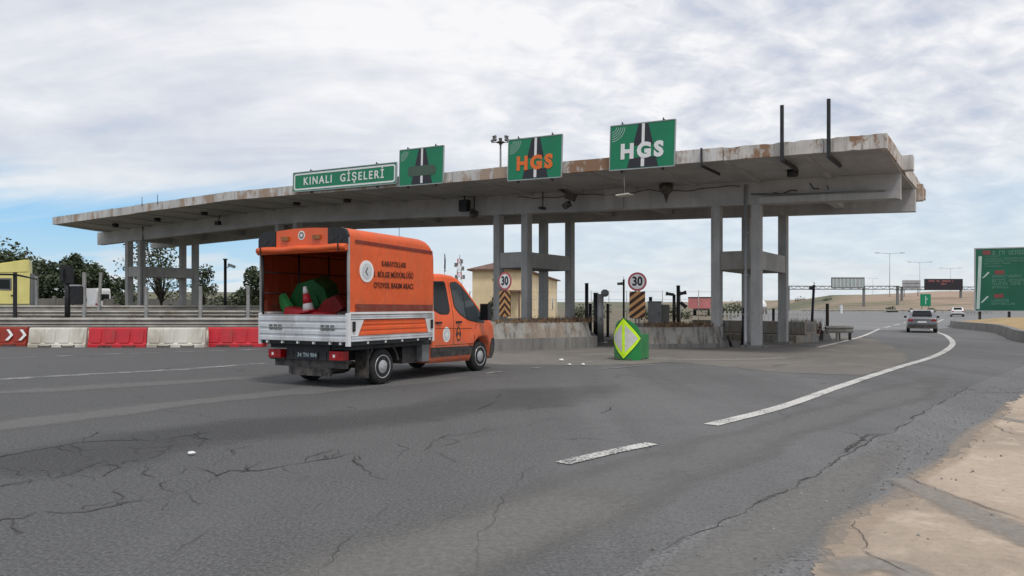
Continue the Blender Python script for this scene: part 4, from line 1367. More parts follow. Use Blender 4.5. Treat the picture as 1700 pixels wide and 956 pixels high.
# ---- tarpaulin box
TX, T0, T1, TY0, TY1 = 1.115, 1.345, 2.93, -1.095, 1.44
def arc_roof(y):
    k = max(0, (y - (TY1 - .42)) / .42); drop = .02 * k + .13 * k ** 4
    return drop
tb = MB()
nx = 9
def ringpts(y):
    d = arc_roof(y); zt_ = T1 - d - .015 * (y - TY0)
    out = [(TX, T0), (TX, 1.7), (TX, 2.1), (TX, 2.45), (TX - .005, zt_ - .20)]
    for a in (15, 35, 55, 75): out.append((TX - .19 + .185 * math.cos(R_(a)), zt_ - .20 + .17 * math.sin(R_(a))))
    for x in (.55, .2): out.append((x, zt_ - .025 + .025 * (1 - x / .55)))
    return out + [(-x, z) for x, z in out[::-1]]
ysl = [TY0, -.93, -.6, -.2, .2, .6, .9, 1.1, 1.25, 1.34, 1.40, TY1]
rows = []
for y in ysl:
    row = []
    for x, z in ringpts(y):
        bl = .012 * math.sin((y - TY0) * 4.2) * math.sin(max(0, (z - T0)) * 2.4) if abs(x) > 1 else 0
        row.append(tb._v((x + math.copysign(bl, x), y, z)))
    rows.append(row)
for a, b in zip(rows, rows[1:]):
    for k in range(len(a) - 1):
        f = tb.bm.faces.new([a[k], a[k + 1], b[k + 1], b[k]]); f.smooth = True
f = tb.bm.faces.new(rows[-1])
bmesh.ops.triangulate(tb.bm, faces=[f])
bmesh.ops.recalc_face_normals(tb.bm, faces=tb.bm.faces[:])
c0 = tb.bm.faces[0]
if c0.normal.x * c0.calc_center_median().x < 0:
    bmesh.ops.reverse_faces(tb.bm, faces=tb.bm.faces[:])
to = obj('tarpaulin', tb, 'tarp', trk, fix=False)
sm = MB()
for sg, a, b, w_ in [(s_, *q_) for s_ in (1, -1) for q_ in ((2.665, 2.60, .028), (1.49, 1.475, .045), (1.41, 1.40, .016))]:
    if True:
        sm = MB()
        for y0, y1 in zip(ysl[1:-2], ysl[2:-1]):
            z0 = a + (b - a) * (y0 - TY0) / 2.5; z1 = a + (b - a) * (y1 - TY0) / 2.5
            x = sg * (TX + .016)
            sm.face([(x, y0, z0 - w_), (x, y1, z1 - w_), (x, y1, z1 + w_), (x, y0, z0 + w_)])
        obj('seam_band', sm, 'tarp_dark', to, fix=False)
for z, wgt, sg in ((1.37, .02, 1), (1.37, .02, -1)):
    sb = MB()
    sb.box(min(sg * TX, sg * (TX + .02)), max(sg * TX, sg * (TX + .02)), TY0 + .02, TY1 - .01, z - wgt, z + wgt)
    obj('bottom_strap', sb, 'white', to)
# hoops and slats of the box
hp = MB()
for y in (TY0 + .02, -.15, .7, TY1 - .04):
    for sg in (1, -1): hp.tube([(sg * (TX - .045), y, 1.30), (sg * (TX - .045), y, 2.55)], .02, 6)
for sg in (1, -1):
    for z in (1.75, 2.15, 2.5): hp.tube([(sg * (TX - .045), TY0 + .02, z), (sg * (TX - .045), TY1 - .05, z)], .012, 5)
obj('hoop_frame', hp, 'darkmetal', trk)
pf = MB(); pf.box(TX - .016, TX + .012, TY0 - .015, TY0 + .025, 1.36, 2.72); pf.bevel(.006, 1); obj('rear_post', pf, 'steel', trk)
pf = MB(); pf.box(-TX - .012, -TX + .016, TY0 - .015, TY0 + .025, 1.36, 2.72); pf.bevel(.006, 1); obj('rear_post', pf, 'steel', trk)
# rear header: orange board between two dark speaker-like corner lamps
hd = MB(); hd.prism([(-.66, 2.60), (.66, 2.60), (.66, 2.905), (.2, 2.93), (-.2, 2.93), (-.66, 2.905)], 'y', TY0 - .03, TY0 + .02); hd.bevel(.008, 1); ho = obj('header_board', hd, 'orange', trk)
for sg in (1, -1):
    cnr = MB(); cnr.prism([(sg * .665, 2.60), (sg * (TX + .01), 2.60), (sg * (TX + .01), 2.76), (sg * (TX - .04), 2.86), (sg * (TX - .14), 2.905), (sg * .665, 2.905)], 'y', TY0 - .045, TY0 + .02); cnr.bevel(.01, 1); co_ = obj('corner_lamp', cnr, 'black', trk)
    gl = MB()
    for k in range(3): gl.lathe([(TY0 - .052, .05), (TY0 - .044, .055)], 'y', 12, (sg * (.76 + .1 * k), 0, 2.70 + .05 * (k % 2)))
    obj('lamp_lens', gl, 'darkmetal', co_)
    lm = MB(); lm.box(sg * .40 - .09, sg * .40 + .09, TY0 - .07, TY0 - .03, 2.715, 2.79); lm.bevel(.012, 2); obj('marker_lamp', lm, 'amber', ho)
st = MB()
for r_, yy, mt in ((.085, .004, 0), (.062, .007, 1), (.03, .009, 0)):
    st.m = mt; st.prism([(r_ * math.cos(R_(a)), 2.80 + r_ * math.sin(R_(a))) for a in range(0, 360, 20)], 'y', TY0 - .03 - yy, TY0 - .03)
obj('round_sticker', st, ['sign_white', 'greymetal'], ho)
rl = MB()
pts = [(-1.12 + i * .112, TY0 - .06 + .006 * math.sin(i * 1.3), 2.545 + .008 * math.sin(i * .8)) for i in range(21)]
rl.tube(pts, .062, 12); rl.tube([(-1.13, TY0 - .04, 2.50), (1.08, TY0 - .04, 2.50)], .035, 10)
obj('rolled_flap', rl, 'tarp', trk)
for sg in (-.98, .98):
    sp = MB(); sp.box(sg - .012, sg + .012, TY0 - .135, TY0 - .12, 2.46, 2.61); obj('strap', sp, 'maroon', trk)
# lettering and round emblem on the right side of the box
lt = MB()
for txt, z, sz in (('KARAYOLLARI', 2.29, .138), ('1. BÖLGE MÜDÜRLÜĞÜ', 2.085, .138), ('OTOYOL BAKIM ARACI', 1.88, .138)):
    lt.mesh(text_mesh(txt, sz, .001, 1.03, .002), Matrix.Translation((TX + .017, .16, z)) @ SIDE @ Matrix.Diagonal((.80, 1.08, 1, 1)))
obj('lettering', lt, 'maroon', to)
em = MB(); em.m = 0
em.prism([(-.63 + .19 * math.cos(R_(a)), 2.13 + .20 * math.sin(R_(a))) for a in range(0, 360, 12)], 'x', TX + .005, TX + .020)
em.m = 1; em.prism([(-.63 + .14 * math.cos(R_(a)), 2.13 + .15 * math.sin(R_(a))) for a in range(0, 360, 12)], 'x', TX + .010, TX + .023)
em.m = 2; em.prism([(-.68, 2.12), (-.62, 2.21), (-.60, 2.19), (-.645, 2.12), (-.60, 2.07), (-.62, 2.05)], 'x', TX + .012, TX + .026)
obj('round_emblem', em, ['sign_white', 'emblem_grey', 'greymetal'], to)
# light bar in front of the box, roof bar, antenna, folded bracket on the roof
lb = MB(); lb.hexa([(-.5, 1.60, 2.19), (.62, 1.60, 2.19), (.62, 1.86, 2.19), (-.5, 1.86, 2.19)], [(-.5, 1.60, 2.52), (.58, 1.60, 2.52), (.58, 1.72, 2.50), (-.5, 1.72, 2.50)]); lb.bevel(.03, 2); lo_ = obj('deflector', lb, 'orange', trk)
lb = MB(); lb.box(-.6, .66, 1.60, 1.80, 2.53, 2.585); lb.bevel(.02, 2); obj('light_bar', lb, 'alu', lo_)
lb = MB(); lb.box(-.3, .65, .95, 1.03, 2.885, 2.92); lb.bevel(.01, 1); obj('roof_bar', lb, 'darkmetal', trk)
lb = MB(); lb.tube([(.2, -.05, 2.88), (.05, 0, 2.98), (.28, .08, 2.94), (.42, .1, 2.87)], .02, 6); lb.tube([(.1, .1, 2.88), (.25, .02, 2.97)], .015, 6); obj('roof_bracket', lb, 'darkmetal', trk)
lb = MB(); lb.tube([(.5, 1.1, 2.85), (.5, 1.1, 3.12)], .006, 5); obj('antenna', lb, 'darkmetal', trk)

# ------------------------------------------------------------------ the load, each piece a thing of its own
TM = Matrix.Translation((-3.315, 14.795, 0)) @ Matrix.Rotation(TRK_YAW, 4, 'Z')


def TL(x, y, z): return TM @ Vector((x, y, z))


def load(name, label, cat, x, y, z, rot, group=None):
    o = thing(name, label, cat, TL(x, y, z), group=group)
    o.rotation_euler = (rot[0], rot[1], rot[2] + TRK_YAW)
    return o


def body_block(mb, L, W0, W1, H):
    mb.hexa([(-L / 2, -W0 / 2, 0), (L / 2, -W0 / 2, 0), (L / 2, W0 / 2, 0), (-L / 2, W0 / 2, 0)], [(-L / 2 + .06, -W1 / 2, H), (L / 2 - .06, -W1 / 2, H), (L / 2 - .06, W1 / 2, H), (-L / 2 + .06, W1 / 2, H)])


r = load('plastic_barrier', 'dark green plastic barrier lying tilted in the truck bed', 'barrier', -.62, -.20, 1.33, (R_(14), R_(-22), .15))
mb = MB(); mb.prism([(-.50, .05), (-.24, 0), (.40, 0), (.48, .36), (.34, .62), (-.02, .68), (-.34, .48), (-.52, .26)], 'y', 0, .5); mb.bevel(.05, 3); obj('barrier_body', mb, 'dark_green_plastic', r)
mb = MB(); mb.prism([(-.28, .10), (.24, .10), (.27, .32), (-.30, .29)], 'y', -.03, .01); mb.bevel(.02, 2); obj('raised_panel', mb, 'dark_green_plastic', r)
r = load('plastic_barrier', 'faded red plastic barrier lying low across the truck bed', 'barrier', -.34, -.50, .90, (R_(8), R_(7), .05))
mb = MB(); body_block(mb, 1.35, .44, .2, .52); mb.bevel(.04, 3); obj('barrier_body', mb, 'red_plastic', r)
mb = MB()
for x in (-.36, .0, .36): mb.hexa([(x - .13, -.225, .08), (x + .13, -.225, .08), (x + .13, -.1, .08), (x - .13, -.1, .08)], [(x - .10, -.165, .44), (x + .10, -.165, .44), (x + .10, -.06, .44), (x - .10, -.06, .44)])
mb.bevel(.02, 2); obj('raised_panel', mb, 'red_plastic', r)
r = load('barrier_fragment', 'dark red plastic panel leaning on the right of the truck load', 'panel', .10, -.50, 1.27, (R_(20), R_(-24), -.1))
mb = MB(); mb.prism([(-.42, 0), (.42, .02), (.40, .30), (.1, .34), (-.40, .18)], 'y', 0, .10); mb.bevel(.03, 2); obj('panel_body', mb, 'dark_red_plastic', r)
r = load('barrier_end', 'pale green plastic end piece poking up at the left of the load', 'panel', -.90, -.55, 1.30, (R_(10), R_(-32), 0))
mb = MB(); mb.box(-.10, .10, 0, .12, 0, .46); mb.bevel(.02, 2); mb.box(-.06, .06, -.012, .01, .08, .38); obj('panel_body', mb, 'pale_green', r)
r = load('black_sack', 'black sack slumped behind the tailgate at the right of the load', 'sack', .66, -.62, .90, (0, 0, .3))
mb = MB(); mb.ball((0, 0, .24), .26, sq=(1.35, .9, 1.0))
for v in mb.bm.verts: v.co += Vector((0, 0, .05)) * mnoise.noise(v.co * 6) + v.co.normalized() * .03 * mnoise.noise(v.co * 9)
obj('sack_body', mb, 'black', r)
mb = MB(); mb.tube([(.0, -.02, .44), (.05, -.04, .55), (.13, -.06, .53)], .035, 7, .05); obj('knot', mb, 'black', r)
r = load('traffic_cone', 'red and white traffic cone standing tilted on the red barrier in the truck', 'cone', -.34, -.60, 1.38, (R_(4), R_(-9), 0))
mb = MB(); mb.box(-.16, .16, -.16, .16, 0, .03); mb.bevel(.015, 2); obj('base', mb, 'red_plastic', r)
for a, b, ra, rb_, mt in ((.03, .17, .115, .09, 'sign_white'), (.17, .36, .09, .058, 'red_plastic'), (.36, .50, .058, .034, 'sign_white')):
    mb = MB(); mb.lathe([(a, ra), (b, rb_)], 'z', 20); obj('cone_band', mb, mt, r)


# ================================================================== BARRIERS, RAILS, ISLANDS, ROAD SIGNS
def water_barrier(label, mat, loc, chevrons=False, group='plastic barriers in a row along the left lane', L=2.12, rz=0):
    r = thing('water_barrier', label, 'barrier', loc, rz, group)
    mb = MB()
    prof = [(-.24, .0), (.24, 0), (.24, .10), (.20, .16), (.13, .66), (.10, .71), (-.10, .71), (-.13, .66), (-.20, .16), (-.24, .10)]
    mb.prism(prof, 'x', -L / 2 + .02, L / 2 - .02); mb.bevel(.018, 2)
    obj('barrier_body', mb, mat, r)
    mb = MB()
    for k in range(4):
        x = -L * .36 + k * L * .24
        for sg in (-1, 1):
            A = [(x - .17, sg * .235, .165), (x + .17, sg * .235, .165), (x + .17, sg * .12, .165), (x - .17, sg * .12, .165)]
            B = [(x - .19, sg * .155, .62), (x + .19, sg * .155, .62), (x + .19, sg * .09, .62), (x - .19, sg * .09, .62)]
            mb.hexa(A, B)
    mb.bevel(.022, 2); obj('raised_panel', mb, mat, r)
    for x in (-L * .2, L * .2):
        mb = MB(); mb.box(x - .24, x + .24, -.252, .252, .012, .092); mb.bevel(.01, 1); obj('forklift_slot', mb, 'black', r)
        mb = MB(); mb.box(x - .20, x + .20, -.258, .258, .05, .085); obj('slot_lip', mb, mat, r)
    mb = MB()
    for sg in (-1, 1): mb.tube([(sg * (L / 2 - .02), 0, .1), (sg * (L / 2 - .02), 0, .60)], .05, 8)
    obj('coupling', mb, mat, r)
    if chevrons:
        for x in (-.18, .36, .86):
            mb = MB(); n = 8
            for u in range(n):
                za, zb_ = .22 + .40 * u / n, .22 + .40 * (u + 1) / n
                off = lambda z: .17 * (1 - abs(z - .42) / .20) 
                yy = lambda z: -.262 + (z - .165) / .455 * .085 - .004
                mb.face([(x + off(za) - .07, yy(za), za), (x + off(za) + .05, yy(za), za), (x + off(zb_) + .05, yy(zb_), zb_), (x + off(zb_) - .07, yy(zb_), zb_)])
            obj('chevron', mb, 'sign_white', r)
    return r


D_B = 27.75
xs_ = [(0, 'faded red plastic barrier with white chevrons at the left picture edge', 'red_old', -62, True),
       (1, 'white plastic barrier between the chevron barrier and the first red one', 'white_plastic', 100, False),
       (2, 'red plastic barrier between the two white ones', 'red_plastic', 199, False),
       (3, 'white plastic barrier between two red ones, nearer the truck', 'white_plastic', 296, False),
       (4, 'red plastic barrier partly hidden by the rear of the orange truck', 'red_plastic', 393, False)]
for k, lab, mt, px, chv in xs_:
    if k == 0: px = 3.5
    d = D_B - (.5 if 90 < px < 300 else .15) + (.45 if k == 0 else 0)
    o = water_barrier(lab, mt, P(px, d, .004), chv, rz=random.uniform(-.035, .035))


def wbeam(mb, x0, x1, y, zc_, h=.31, d=.083, sg=-1):
    n = 16; prof = []
    for i in range(n + 1):
        u = i / n
        prof.append((y + sg * (d * (.5 - .5 * math.cos(u * 4 * math.pi))), zc_ - h / 2 + h * u))
    prof += [(p[0] - sg * .006, p[1]) for p in prof[::-1]]
    mb.prism(prof, 'x', x0, x1)


def guard_rail(label, loc, rz, length, post_h, beams, step=2.0, post=(.10, .10), x0=0.0, both=False):
    r = thing('guard_rail', label, 'guard rail', loc, rz, 'guard rails')
    for z in beams:
        mb = MB(); wbeam(mb, x0, x0 + length, -.06, z); obj('rail', mb, 'rail', r)
        if both:
            mb = MB(); wbeam(mb, x0, x0 + length, .06, z, sg=1); obj('rail', mb, 'rail', r)
    x = x0 + .6
    while x < x0 + length:
        mb = MB(); mb.box(x - post[0] / 2, x + post[0] / 2, -post[1] / 2, post[1] / 2, 0, post_h); obj('rail_post', mb, 'rail', r); x += step
    return r


guard_rail('nearest double guard rail running behind the red and white barriers', (-34, 29.6, 0), 0, 32.5, 1.05, (.88, .62), 2.0)
guard_rail('middle single guard rail on the raised verge, with tall posts along it', (-42, 36.0, VZ), 0, 33.5, .82, (.68,), 2.6)
guard_rail('farthest of the three left guard rails, below the far columns', (-50, 42.5, VZ), 0, 40, 1.08, (.92,), 3.2)

# low rough wall seen in the gap below the nearest rail
mb = MB(); mb.box(-34, -3.5, 30.3, 30.55, .0, .62); mb.bevel(.02, 1)
tag(obj('low_wall', mb, 'island'), 'low stained concrete wall seen below the nearest guard rail', 'wall')

for px, yb, yt, d, mt in ((25, 524, 452, 35.6, 'darkmetal'), (140, 522, 452, 35.6, 'steel'), (243, 522, 476, 35.6, 'steel'), (333, 522, 475, 35.6, 'steel'), (412, 522, 474, 35.6, 'steel'), (61, 505, 458, 43.5, 'steel'), (162, 512, 452, 42, 'steel')):
    z1 = EYE + (HZ - yt) / FPX * d
    mb = MB(); mb.box(-.07, .07, -.05, .05, 0, z1 - VZ); mb.box(-.09, .09, -.07, .07, 0, .04); mb.bevel(.008, 1)
    lab = {25: 'dark tall steel post standing in front of the yellow truck', 61: 'grey post with a cross rail right behind the yellow truck', 162: 'grey post beside the dark signal box, slightly leaning'}.get(px, 'slim grey steel post standing on the middle guard rail')
    o = tag(obj('steel_post', mb, mt, loc=P(px, d, VZ)), lab, 'post', 'tall steel posts along the left rails')
    if px == 162: o.rotation_euler = (0, R_(4), 0)
mb = MB(); a = P(0, 35.4); b = P(61, 43.4)
mb.tube([P(-80, 34, 2.96), P(25, 35.5, 2.98), P(61, 43.4, 3.05)], .05, 6)
tag(obj('cross_rail', mb, 'darkmetal'), 'dark horizontal rail joining two posts before the yellow truck', 'rail')

# dark lane signal seen from behind
r = thing('lane_signal', 'dark lane signal mast with two housings behind the white barrier', 'signal', P(112, 31.6, VZ))
mb = MB(); mb.tube([(0, 0, 0), (0, 0, 2.75)], .11, 10); obj('mast', mb, 'darkmetal', r)
mb = MB(); mb.box(-.22, .18, -.16, .16, 2.0, 2.75); mb.bevel(.03, 2); mb.box(-.16, -.02, -.26, -.16, 2.1, 2.6); obj('housing', mb, 'black', r)
mb = MB(); mb.box(.20, .58, -.14, .16, 1.12, 1.86); mb.bevel(.03, 2); obj('housing', mb, 'black', r)
mb = MB(); mb.tube([(0, 0, 1.9), (.3, 0, 1.92), (.45, 0, 1.8)], .035, 7); mb.tube([(0, 0, 1.25), (.25, 0, 1.25)], .03, 7); obj('arm', mb, 'darkmetal', r)
mb = MB(); mb.box(.18, .60, -.17, .0, 1.88, 1.94); obj('hood', mb, 'sign_back', r)

r = thing('camera_mast', 'dark slim camera mast between the far left columns and the truck', 'mast', P(374, 45, VZ))
mb = MB(); mb.tube([(0, 0, 0), (0, 0, 3.8)], .085, 10); mb.cb((0, 0, .02), (.3, .3, .04)); mb.cb((0, 0, 3.84), (.2, .2, .08)); obj('mast', mb, 'darkmetal', r)
mb = MB(); mb.X = Matrix.Translation((.38, 0, 3.45)) @ Matrix.Rotation(.35, 4, 'Y'); mb.cb((0, 0, 0), (.42, .18, .16)); mb.bevel(.02, 1); mb.X = Matrix.Identity(4); mb.tube([(0, 0, 3.3), (.25, 0, 3.42)], .03, 6); obj('camera_head', mb, 'sign_pale', r)
r = thing('bollard', 'pale concrete block standing on the verge between the far left columns', 'block', P(290, 46, VZ))
mb = MB(); mb.hexa([(-.35, -.3, 0), (.35, -.3, 0), (.35, .3, 0), (-.35, .3, 0)], [(-.28, -.22, .8), (.28, -.22, .8), (.28, .22, .8), (-.28, .22, .8)]); mb.bevel(.04, 2); obj('body', mb, 'island', r)


# ---- toll islands
def island(name, label, poly, zs, mats=('kerb', 'island'), inset=.22):
    r = thing(name, label, 'island', (0, 0, 0), 0, 'toll islands under the canopy')
    c = sum((Vector((p[0], p[1])) for p in poly), Vector((0, 0))) / len(poly)
    def ins(d):
        out = []; n = len(poly)
        for i in range(n):
            a, b, e = Vector(poly[i - 1][:2]), Vector(poly[i][:2]), Vector(poly[(i + 1) % n][:2])
            d1, d2 = (b - a).normalized(), (e - b).normalized()
            nn = Vector((-d1.y, d1.x)) + Vector((-d2.y, d2.x)); nn.normalize()
            out.append(b + nn * d / max(.35, nn.dot(Vector((-d1.y, d1.x)))))
        return out
    mb = MB(); mb.prism([tuple(p) for p in ins(0)], 'z', 0.002, zs[0]); mb.bevel(.03, 2); obj('kerb_step', mb, mats[0], r)
    mb = MB()
    lo = [mb._v((p.x, p.y, zs[0] - .002)) for p in ins(inset)]; hi = [mb._v((p.x, p.y, zs[1])) for p in ins(inset + .14)]
    for i in range(len(lo)): mb.bm.faces.new([lo[i], lo[(i + 1) % len(lo)], hi[(i + 1) % len(lo)], hi[i]])
    mb.bm.faces.new(lo[::-1]); mb.bm.faces.new(hi)
    mb.bevel(.05, 3); obj('upper_block', mb, mats[1], r)
    return r, ins


isl1, ins1 = island('toll_island', 'wide middle concrete toll island in front of the orange truck', [(-1.5, 25.9), (-1.25, 25.2), (-.75, 24.8), (-.3, 24.85), (2.75, 26.7), (3.1, 27.2), (3.7, 36.6), (-1.4, 37.2)], (.40, .90))
isl2, ins2 = island('toll_island', 'stained concrete toll island right of the green crash cushion', [(3.9, 27.6), (4.1, 26.8), (4.6, 26.35), (5.0, 26.35), (7.5, 26.85), (7.75, 27.1), (7.85, 33.0), (4.5, 33.4)], (.16, .74), inset=.08)
isl3 = thing('toll_island', 'small stepped concrete island end at the right of the columns', 'island', (0, 0, 0), 0, 'toll islands under the canopy')
A = P(1322, 30.2); B = P(1368, 31.4)
d = (B - A).normalized()
mb = MB(); mb.X = Matrix.Translation(A) @ Matrix.Rotation(math.atan2(d.y, d.x), 4, 'Z'); mb.box(0, .75, 0, 5, .002, .30); mb.box(.751, 1.62, 0, 6, .002, .34); mb.bevel(.03, 2); obj('kerb_step', mb, 'island', isl3)
mb = MB(); mb.X = Matrix.Translation(A) @ Matrix.Rotation(math.atan2(d.y, d.x), 4, 'Z'); mb.box(.70, 1.56, .06, 5.9, .342, .84); mb.bevel(.03, 2); obj('upper_block', mb, 'island', isl3)
mb = MB(); mb.X = Matrix.Translation(A) @ Matrix.Rotation(math.atan2(d.y, d.x), 4, 'Z'); mb.box(.84, 1.32, .045, .08, .44, .76); obj('recess', mb, 'kerb', isl3)


def weeds(name, label, pts, n, h, mat, spread=.35):
    mb = MB()
    for i in range(n):
        c = Vector(random.choice(pts)) + Vector((random.gauss(0, spread), random.gauss(0, spread), 0))
        hh = h * random.uniform(.4, 1.25)
        for k in range(3):
            a = random.random() * 6.28; l = random.uniform(.15, .5) * hh
            tip = c + Vector((math.cos(a) * l, math.sin(a) * l, hh * random.uniform(.7, 1)))
            md = c.lerp(tip, .5) + Vector((0, 0, .08 * hh))
            s = Vector((math.sin(a), -math.cos(a), 0)) * .008
            mb.face([c - s, c + s, md + s, md - s]); mb.face([md - s, md + s, tip])
            for q in range(2):
                b = c.lerp(tip, random.uniform(.4, .95)); r_ = .03
                e = b + Vector((random.uniform(-1, 1), random.uniform(-1, 1), random.uniform(-.2, .9))) * .06
                mb.face([b, b + Vector((r_ * random.uniform(-1, 1), r_ * random.uniform(-1, 1), r_ * .3)), e])
    o = obj(name, mb, mat, fix=False); o['kind'] = 'stuff'; o['label'] = label; o['category'] = 'weeds'
    return o


weeds('dry_weeds', 'pale dry weeds on top of the middle toll island', [(-.3 + i * .28, 25.6 + i * .19, .89) for i in range(11)], 150, .16, 'weed', .28)
weeds('dry_weeds', 'brown dry weeds on top of the right toll island', [(5.0 + i * .2, 26.85 + i * .06, .73) for i in range(13)], 170, .22, 'weed', .26)
weeds('red_weeds', 'reddish scrub growing on the middle and right islands', [(1.6, 27.6, .89), (2.4, 28.2, .89), (1.0, 27.0, .89), (5.6, 27.5, .73), (6.4, 27.6, .73)], 220, .24, 'weed_red', .5)
weeds('red_weeds', 'dense reddish scrub at the small right island end', [tuple(P(px, 31.8 + k * .5, .30)) for px in (1315, 1324, 1332, 1340, 1348) for k in range(3)], 520, .62, 'weed_red', .22)


# ---- 30 signs
def speed_sign(label, loc, rz, chevron, mh=2.38):
    r = thing('speed_sign', label, 'sign', loc, rz, 'speed limit signs on the toll islands')
    mb = MB(); mb.tube([(-.06, .04, 0), (-.06, .04, mh)], .03, 8); mb.tube([(.06, .04, 0), (.06, .04, mh)], .03, 8); obj('post', mb, 'steel', r)
    zc_ = mh - .02
    mb = MB(); mb.m = 0; mb.lathe([(.0, .335), (.015, .335)], 'y', 36, (0, 0, zc_)); mb.m = 1; mb.lathe([(-.003, .265), (-.0005, .265)], 'y', 36, (0, 0, zc_))
    obj('disc', mb, ['sign_red', 'sign_white'], r)
    mb = MB(); mb.mesh(text_mesh('30', .40, .016, 1.0, .001), Matrix.Translation((0, -.006, zc_)) @ FRONT @ Matrix.Diagonal((.92, 1.1, 1, 1))); obj('lettering', mb, 'sign_black', r)
    w_, z0, z1 = .28, mh - .36 - .96, mh - .37
    mb = MB(); mb.box(-w_, w_, -.0, .02, z0, z1); obj('stripe_board', mb, 'maroon', r)
    mb = MB()
    def clip_quad(q):
        bmt = bmesh.new(); vs = [bmt.verts.new((p[0], -.004, p[1])) for p in q]; bmt.faces.new(vs)
        for co, no in (((-w_, 0, 0), (-1, 0, 0)), ((w_, 0, 0), (1, 0, 0)), ((0, 0, z0), (0, 0, -1)), ((0, 0, z1), (0, 0, 1))):
            bmesh.ops.bisect_plane(bmt, geom=bmt.verts[:] + bmt.edges[:] + bmt.faces[:], plane_co=co, plane_no=no, clear_outer=True)
        for f in bmt.faces: mb.face([tuple(v.co) for v in f.verts])
        bmt.free()
    if chevron:
        for k in range(-1, 5):
            z = z0 - .28 + k * .26
            for sg in (-1, 1):
                clip_quad([(0, z + .28), (sg * .5, z - .22), (sg * .5, z - .09), (0, z + .41)])
    else:
        for k in range(-2, 6):
            z = z0 + k * .27
            clip_quad([(-.5, z - .38), (.5, z + .38), (.5, z + .51), (-.5, z - .25)])
    obj('stripes', mb, 'yellow', r, fix=False)
    return r


speed_sign('round speed 30 sign above a chevron board beside the truck cab', P(838, 27.6, .88), -.75, True, 1.55)
speed_sign('round speed 30 sign above a diagonally striped board behind the green cushion', P(1058, 26.9, .73), -.12, False, 1.66)

# ---- green crash cushion with the diamond
gc = G(1046, 598)
r = thing('crash_cushion', 'green plastic crash cushion with a lime yellow diamond on its nose', 'crash cushion', (gc.x, gc.y + .25, .004), -ANG + .08)
def nose(z, R=.40, n=14, back=.55):
    pts = [(R * math.cos(R_(180 + 180 * i / n)), R * math.sin(R_(180 + 180 * i / n))) for i in range(n + 1)]
    return pts + [(R, back), (-R, back)]
mb = MB(); mb.prism(nose(0), 'z', 0, .70); mb.bevel(.03, 3, 40); obj('body', mb, 'green_plastic', r)
mb = MB()
n = 14; bt, tp = [], []
for i in range(n + 1):
    a = R_(180 + 180 * i / n); x, y = .37 * math.cos(a), .37 * math.sin(a)
    bt.append(mb._v((x, y, .69))); tp.append(mb._v((x, y, 1.13 - .42 * max(0, (y + .37)) / .37 * .98)))
for i in range(n): mb.bm.faces.new([bt[i], bt[i + 1], tp[i + 1], tp[i]])
mb.bm.faces.new(tp); mb.bm.faces.new(bt[::-1])
obj('nose_wedge', mb, 'green_plastic', r)
mb = MB()
for x in (-.2, .12): mb.box(x - .09, x + .09, -.39, -.2, .0, .05)
for y in (.0, .3): mb.box(.38, .405, y - .08, y + .08, 0, .05)
obj('foot_slot', mb, 'black', r)


def diamond(mb, hw, hh, R, zc_, y_off=0):
    n = 20
    for i in range(n):
        u0, u1 = -hw + 2 * hw * i / n, -hw + 2 * hw * (i + 1) / n
        q = lambda u, z: (R * math.sin(u / .42), -R * math.cos(u / .42), z)
        h0, h1 = hh * (1 - abs(u0) / hw), hh * (1 - abs(u1) / hw)
        pts = [q(u0, zc_ - h0), q(u1, zc_ - h1), q(u1, zc_ + h1), q(u0, zc_ + h0)]
        if h0 < 1e-6: pts = [pts[0], pts[1], pts[2]]
        elif h1 < 1e-6: pts = [pts[0], pts[1], pts[3]]
        mb.face(pts)


mb = MB(); diamond(mb, .57, .60, .408, .60); obj('diamond_back', mb, 'dark_green_plastic', r, fix=False)
mb = MB(); diamond(mb, .53, .55, .412, .60); do = obj('diamond_border', mb, 'lime', r, fix=False)
mb = MB(); diamond(mb, .42, .42, .416, .60); obj('reflective_field', mb, 'reflector', do, fix=False)
mb = MB()
for i in range(4):
    q = lambda u, z: (.42 * math.sin(u / .42), -.42 * math.cos(u / .42), z)
    u0, u1 = -.04 + .02 * i, -.02 + .02 * i
    mb.face([q(u0, .16), q(u1, .16), q(u1, 1.04), q(u0, 1.04)])
obj('centre_stripe', mb, 'lime', do, fix=False)


# ---- poles, cabinets and cameras on the islands
def pole(name, label, cat, px, d, z0, ytop, r_, mat, lean=0.0, group='slim poles between the toll islands'):
    h = EYE + (HZ - ytop) / FPX * d - z0
    o = thing(name, label, cat, P(px, d, z0), group=group, rot=(0, lean, 0))
    mb = MB(); mb.tube([(0, 0, 0), (0, 0, h)], r_, 10); mb.cb((0, 0, .015), (r_ * 4, r_ * 4, .03)); obj('shaft', mb, mat, o)
    mb = MB(); mb.lathe([(h, r_ * 1.15), (h + .03, r_ * 1.1)], 'z', 10); obj('cap', mb, mat, o)
    return o, h


pole('pole', 'tall black pole right of the middle columns', 'pole', 974, 35, 0, 471, .085, 'darkmetal')
pole('pole', 'short dark post just right of the tall black pole', 'pole', 980, 35.5, 0, 505, .08, 'darkmetal')
pole('pole', 'thick black post touching the pale signal post', 'pole', 989, 32, 0, 487, .10, 'darkmetal')
pole('pole', 'brown short post right of the pale signal post', 'pole', 1009, 36, 0, 505, .07, 'bark')
o, h = pole('signal_post', 'thick pale grey post with a round signal head turned right', 'signal', 997, 30.4, 0, 489, .13, 'steel')
mb = MB(); mb.X = Matrix.Translation((.17, -.06, h + .06)) @ Matrix.Rotation(R_(60), 4, 'Z'); mb.lathe([(-.07, .03), (-.06, .15), (.05, .15), (.07, .10)], 'x', 18); obj('signal_head', mb, 'greymetal', o)
mb = MB(); mb.tube([(0, 0, h), (.12, -.02, h + .03)], .025, 6); obj('arm', mb, 'darkmetal', o)
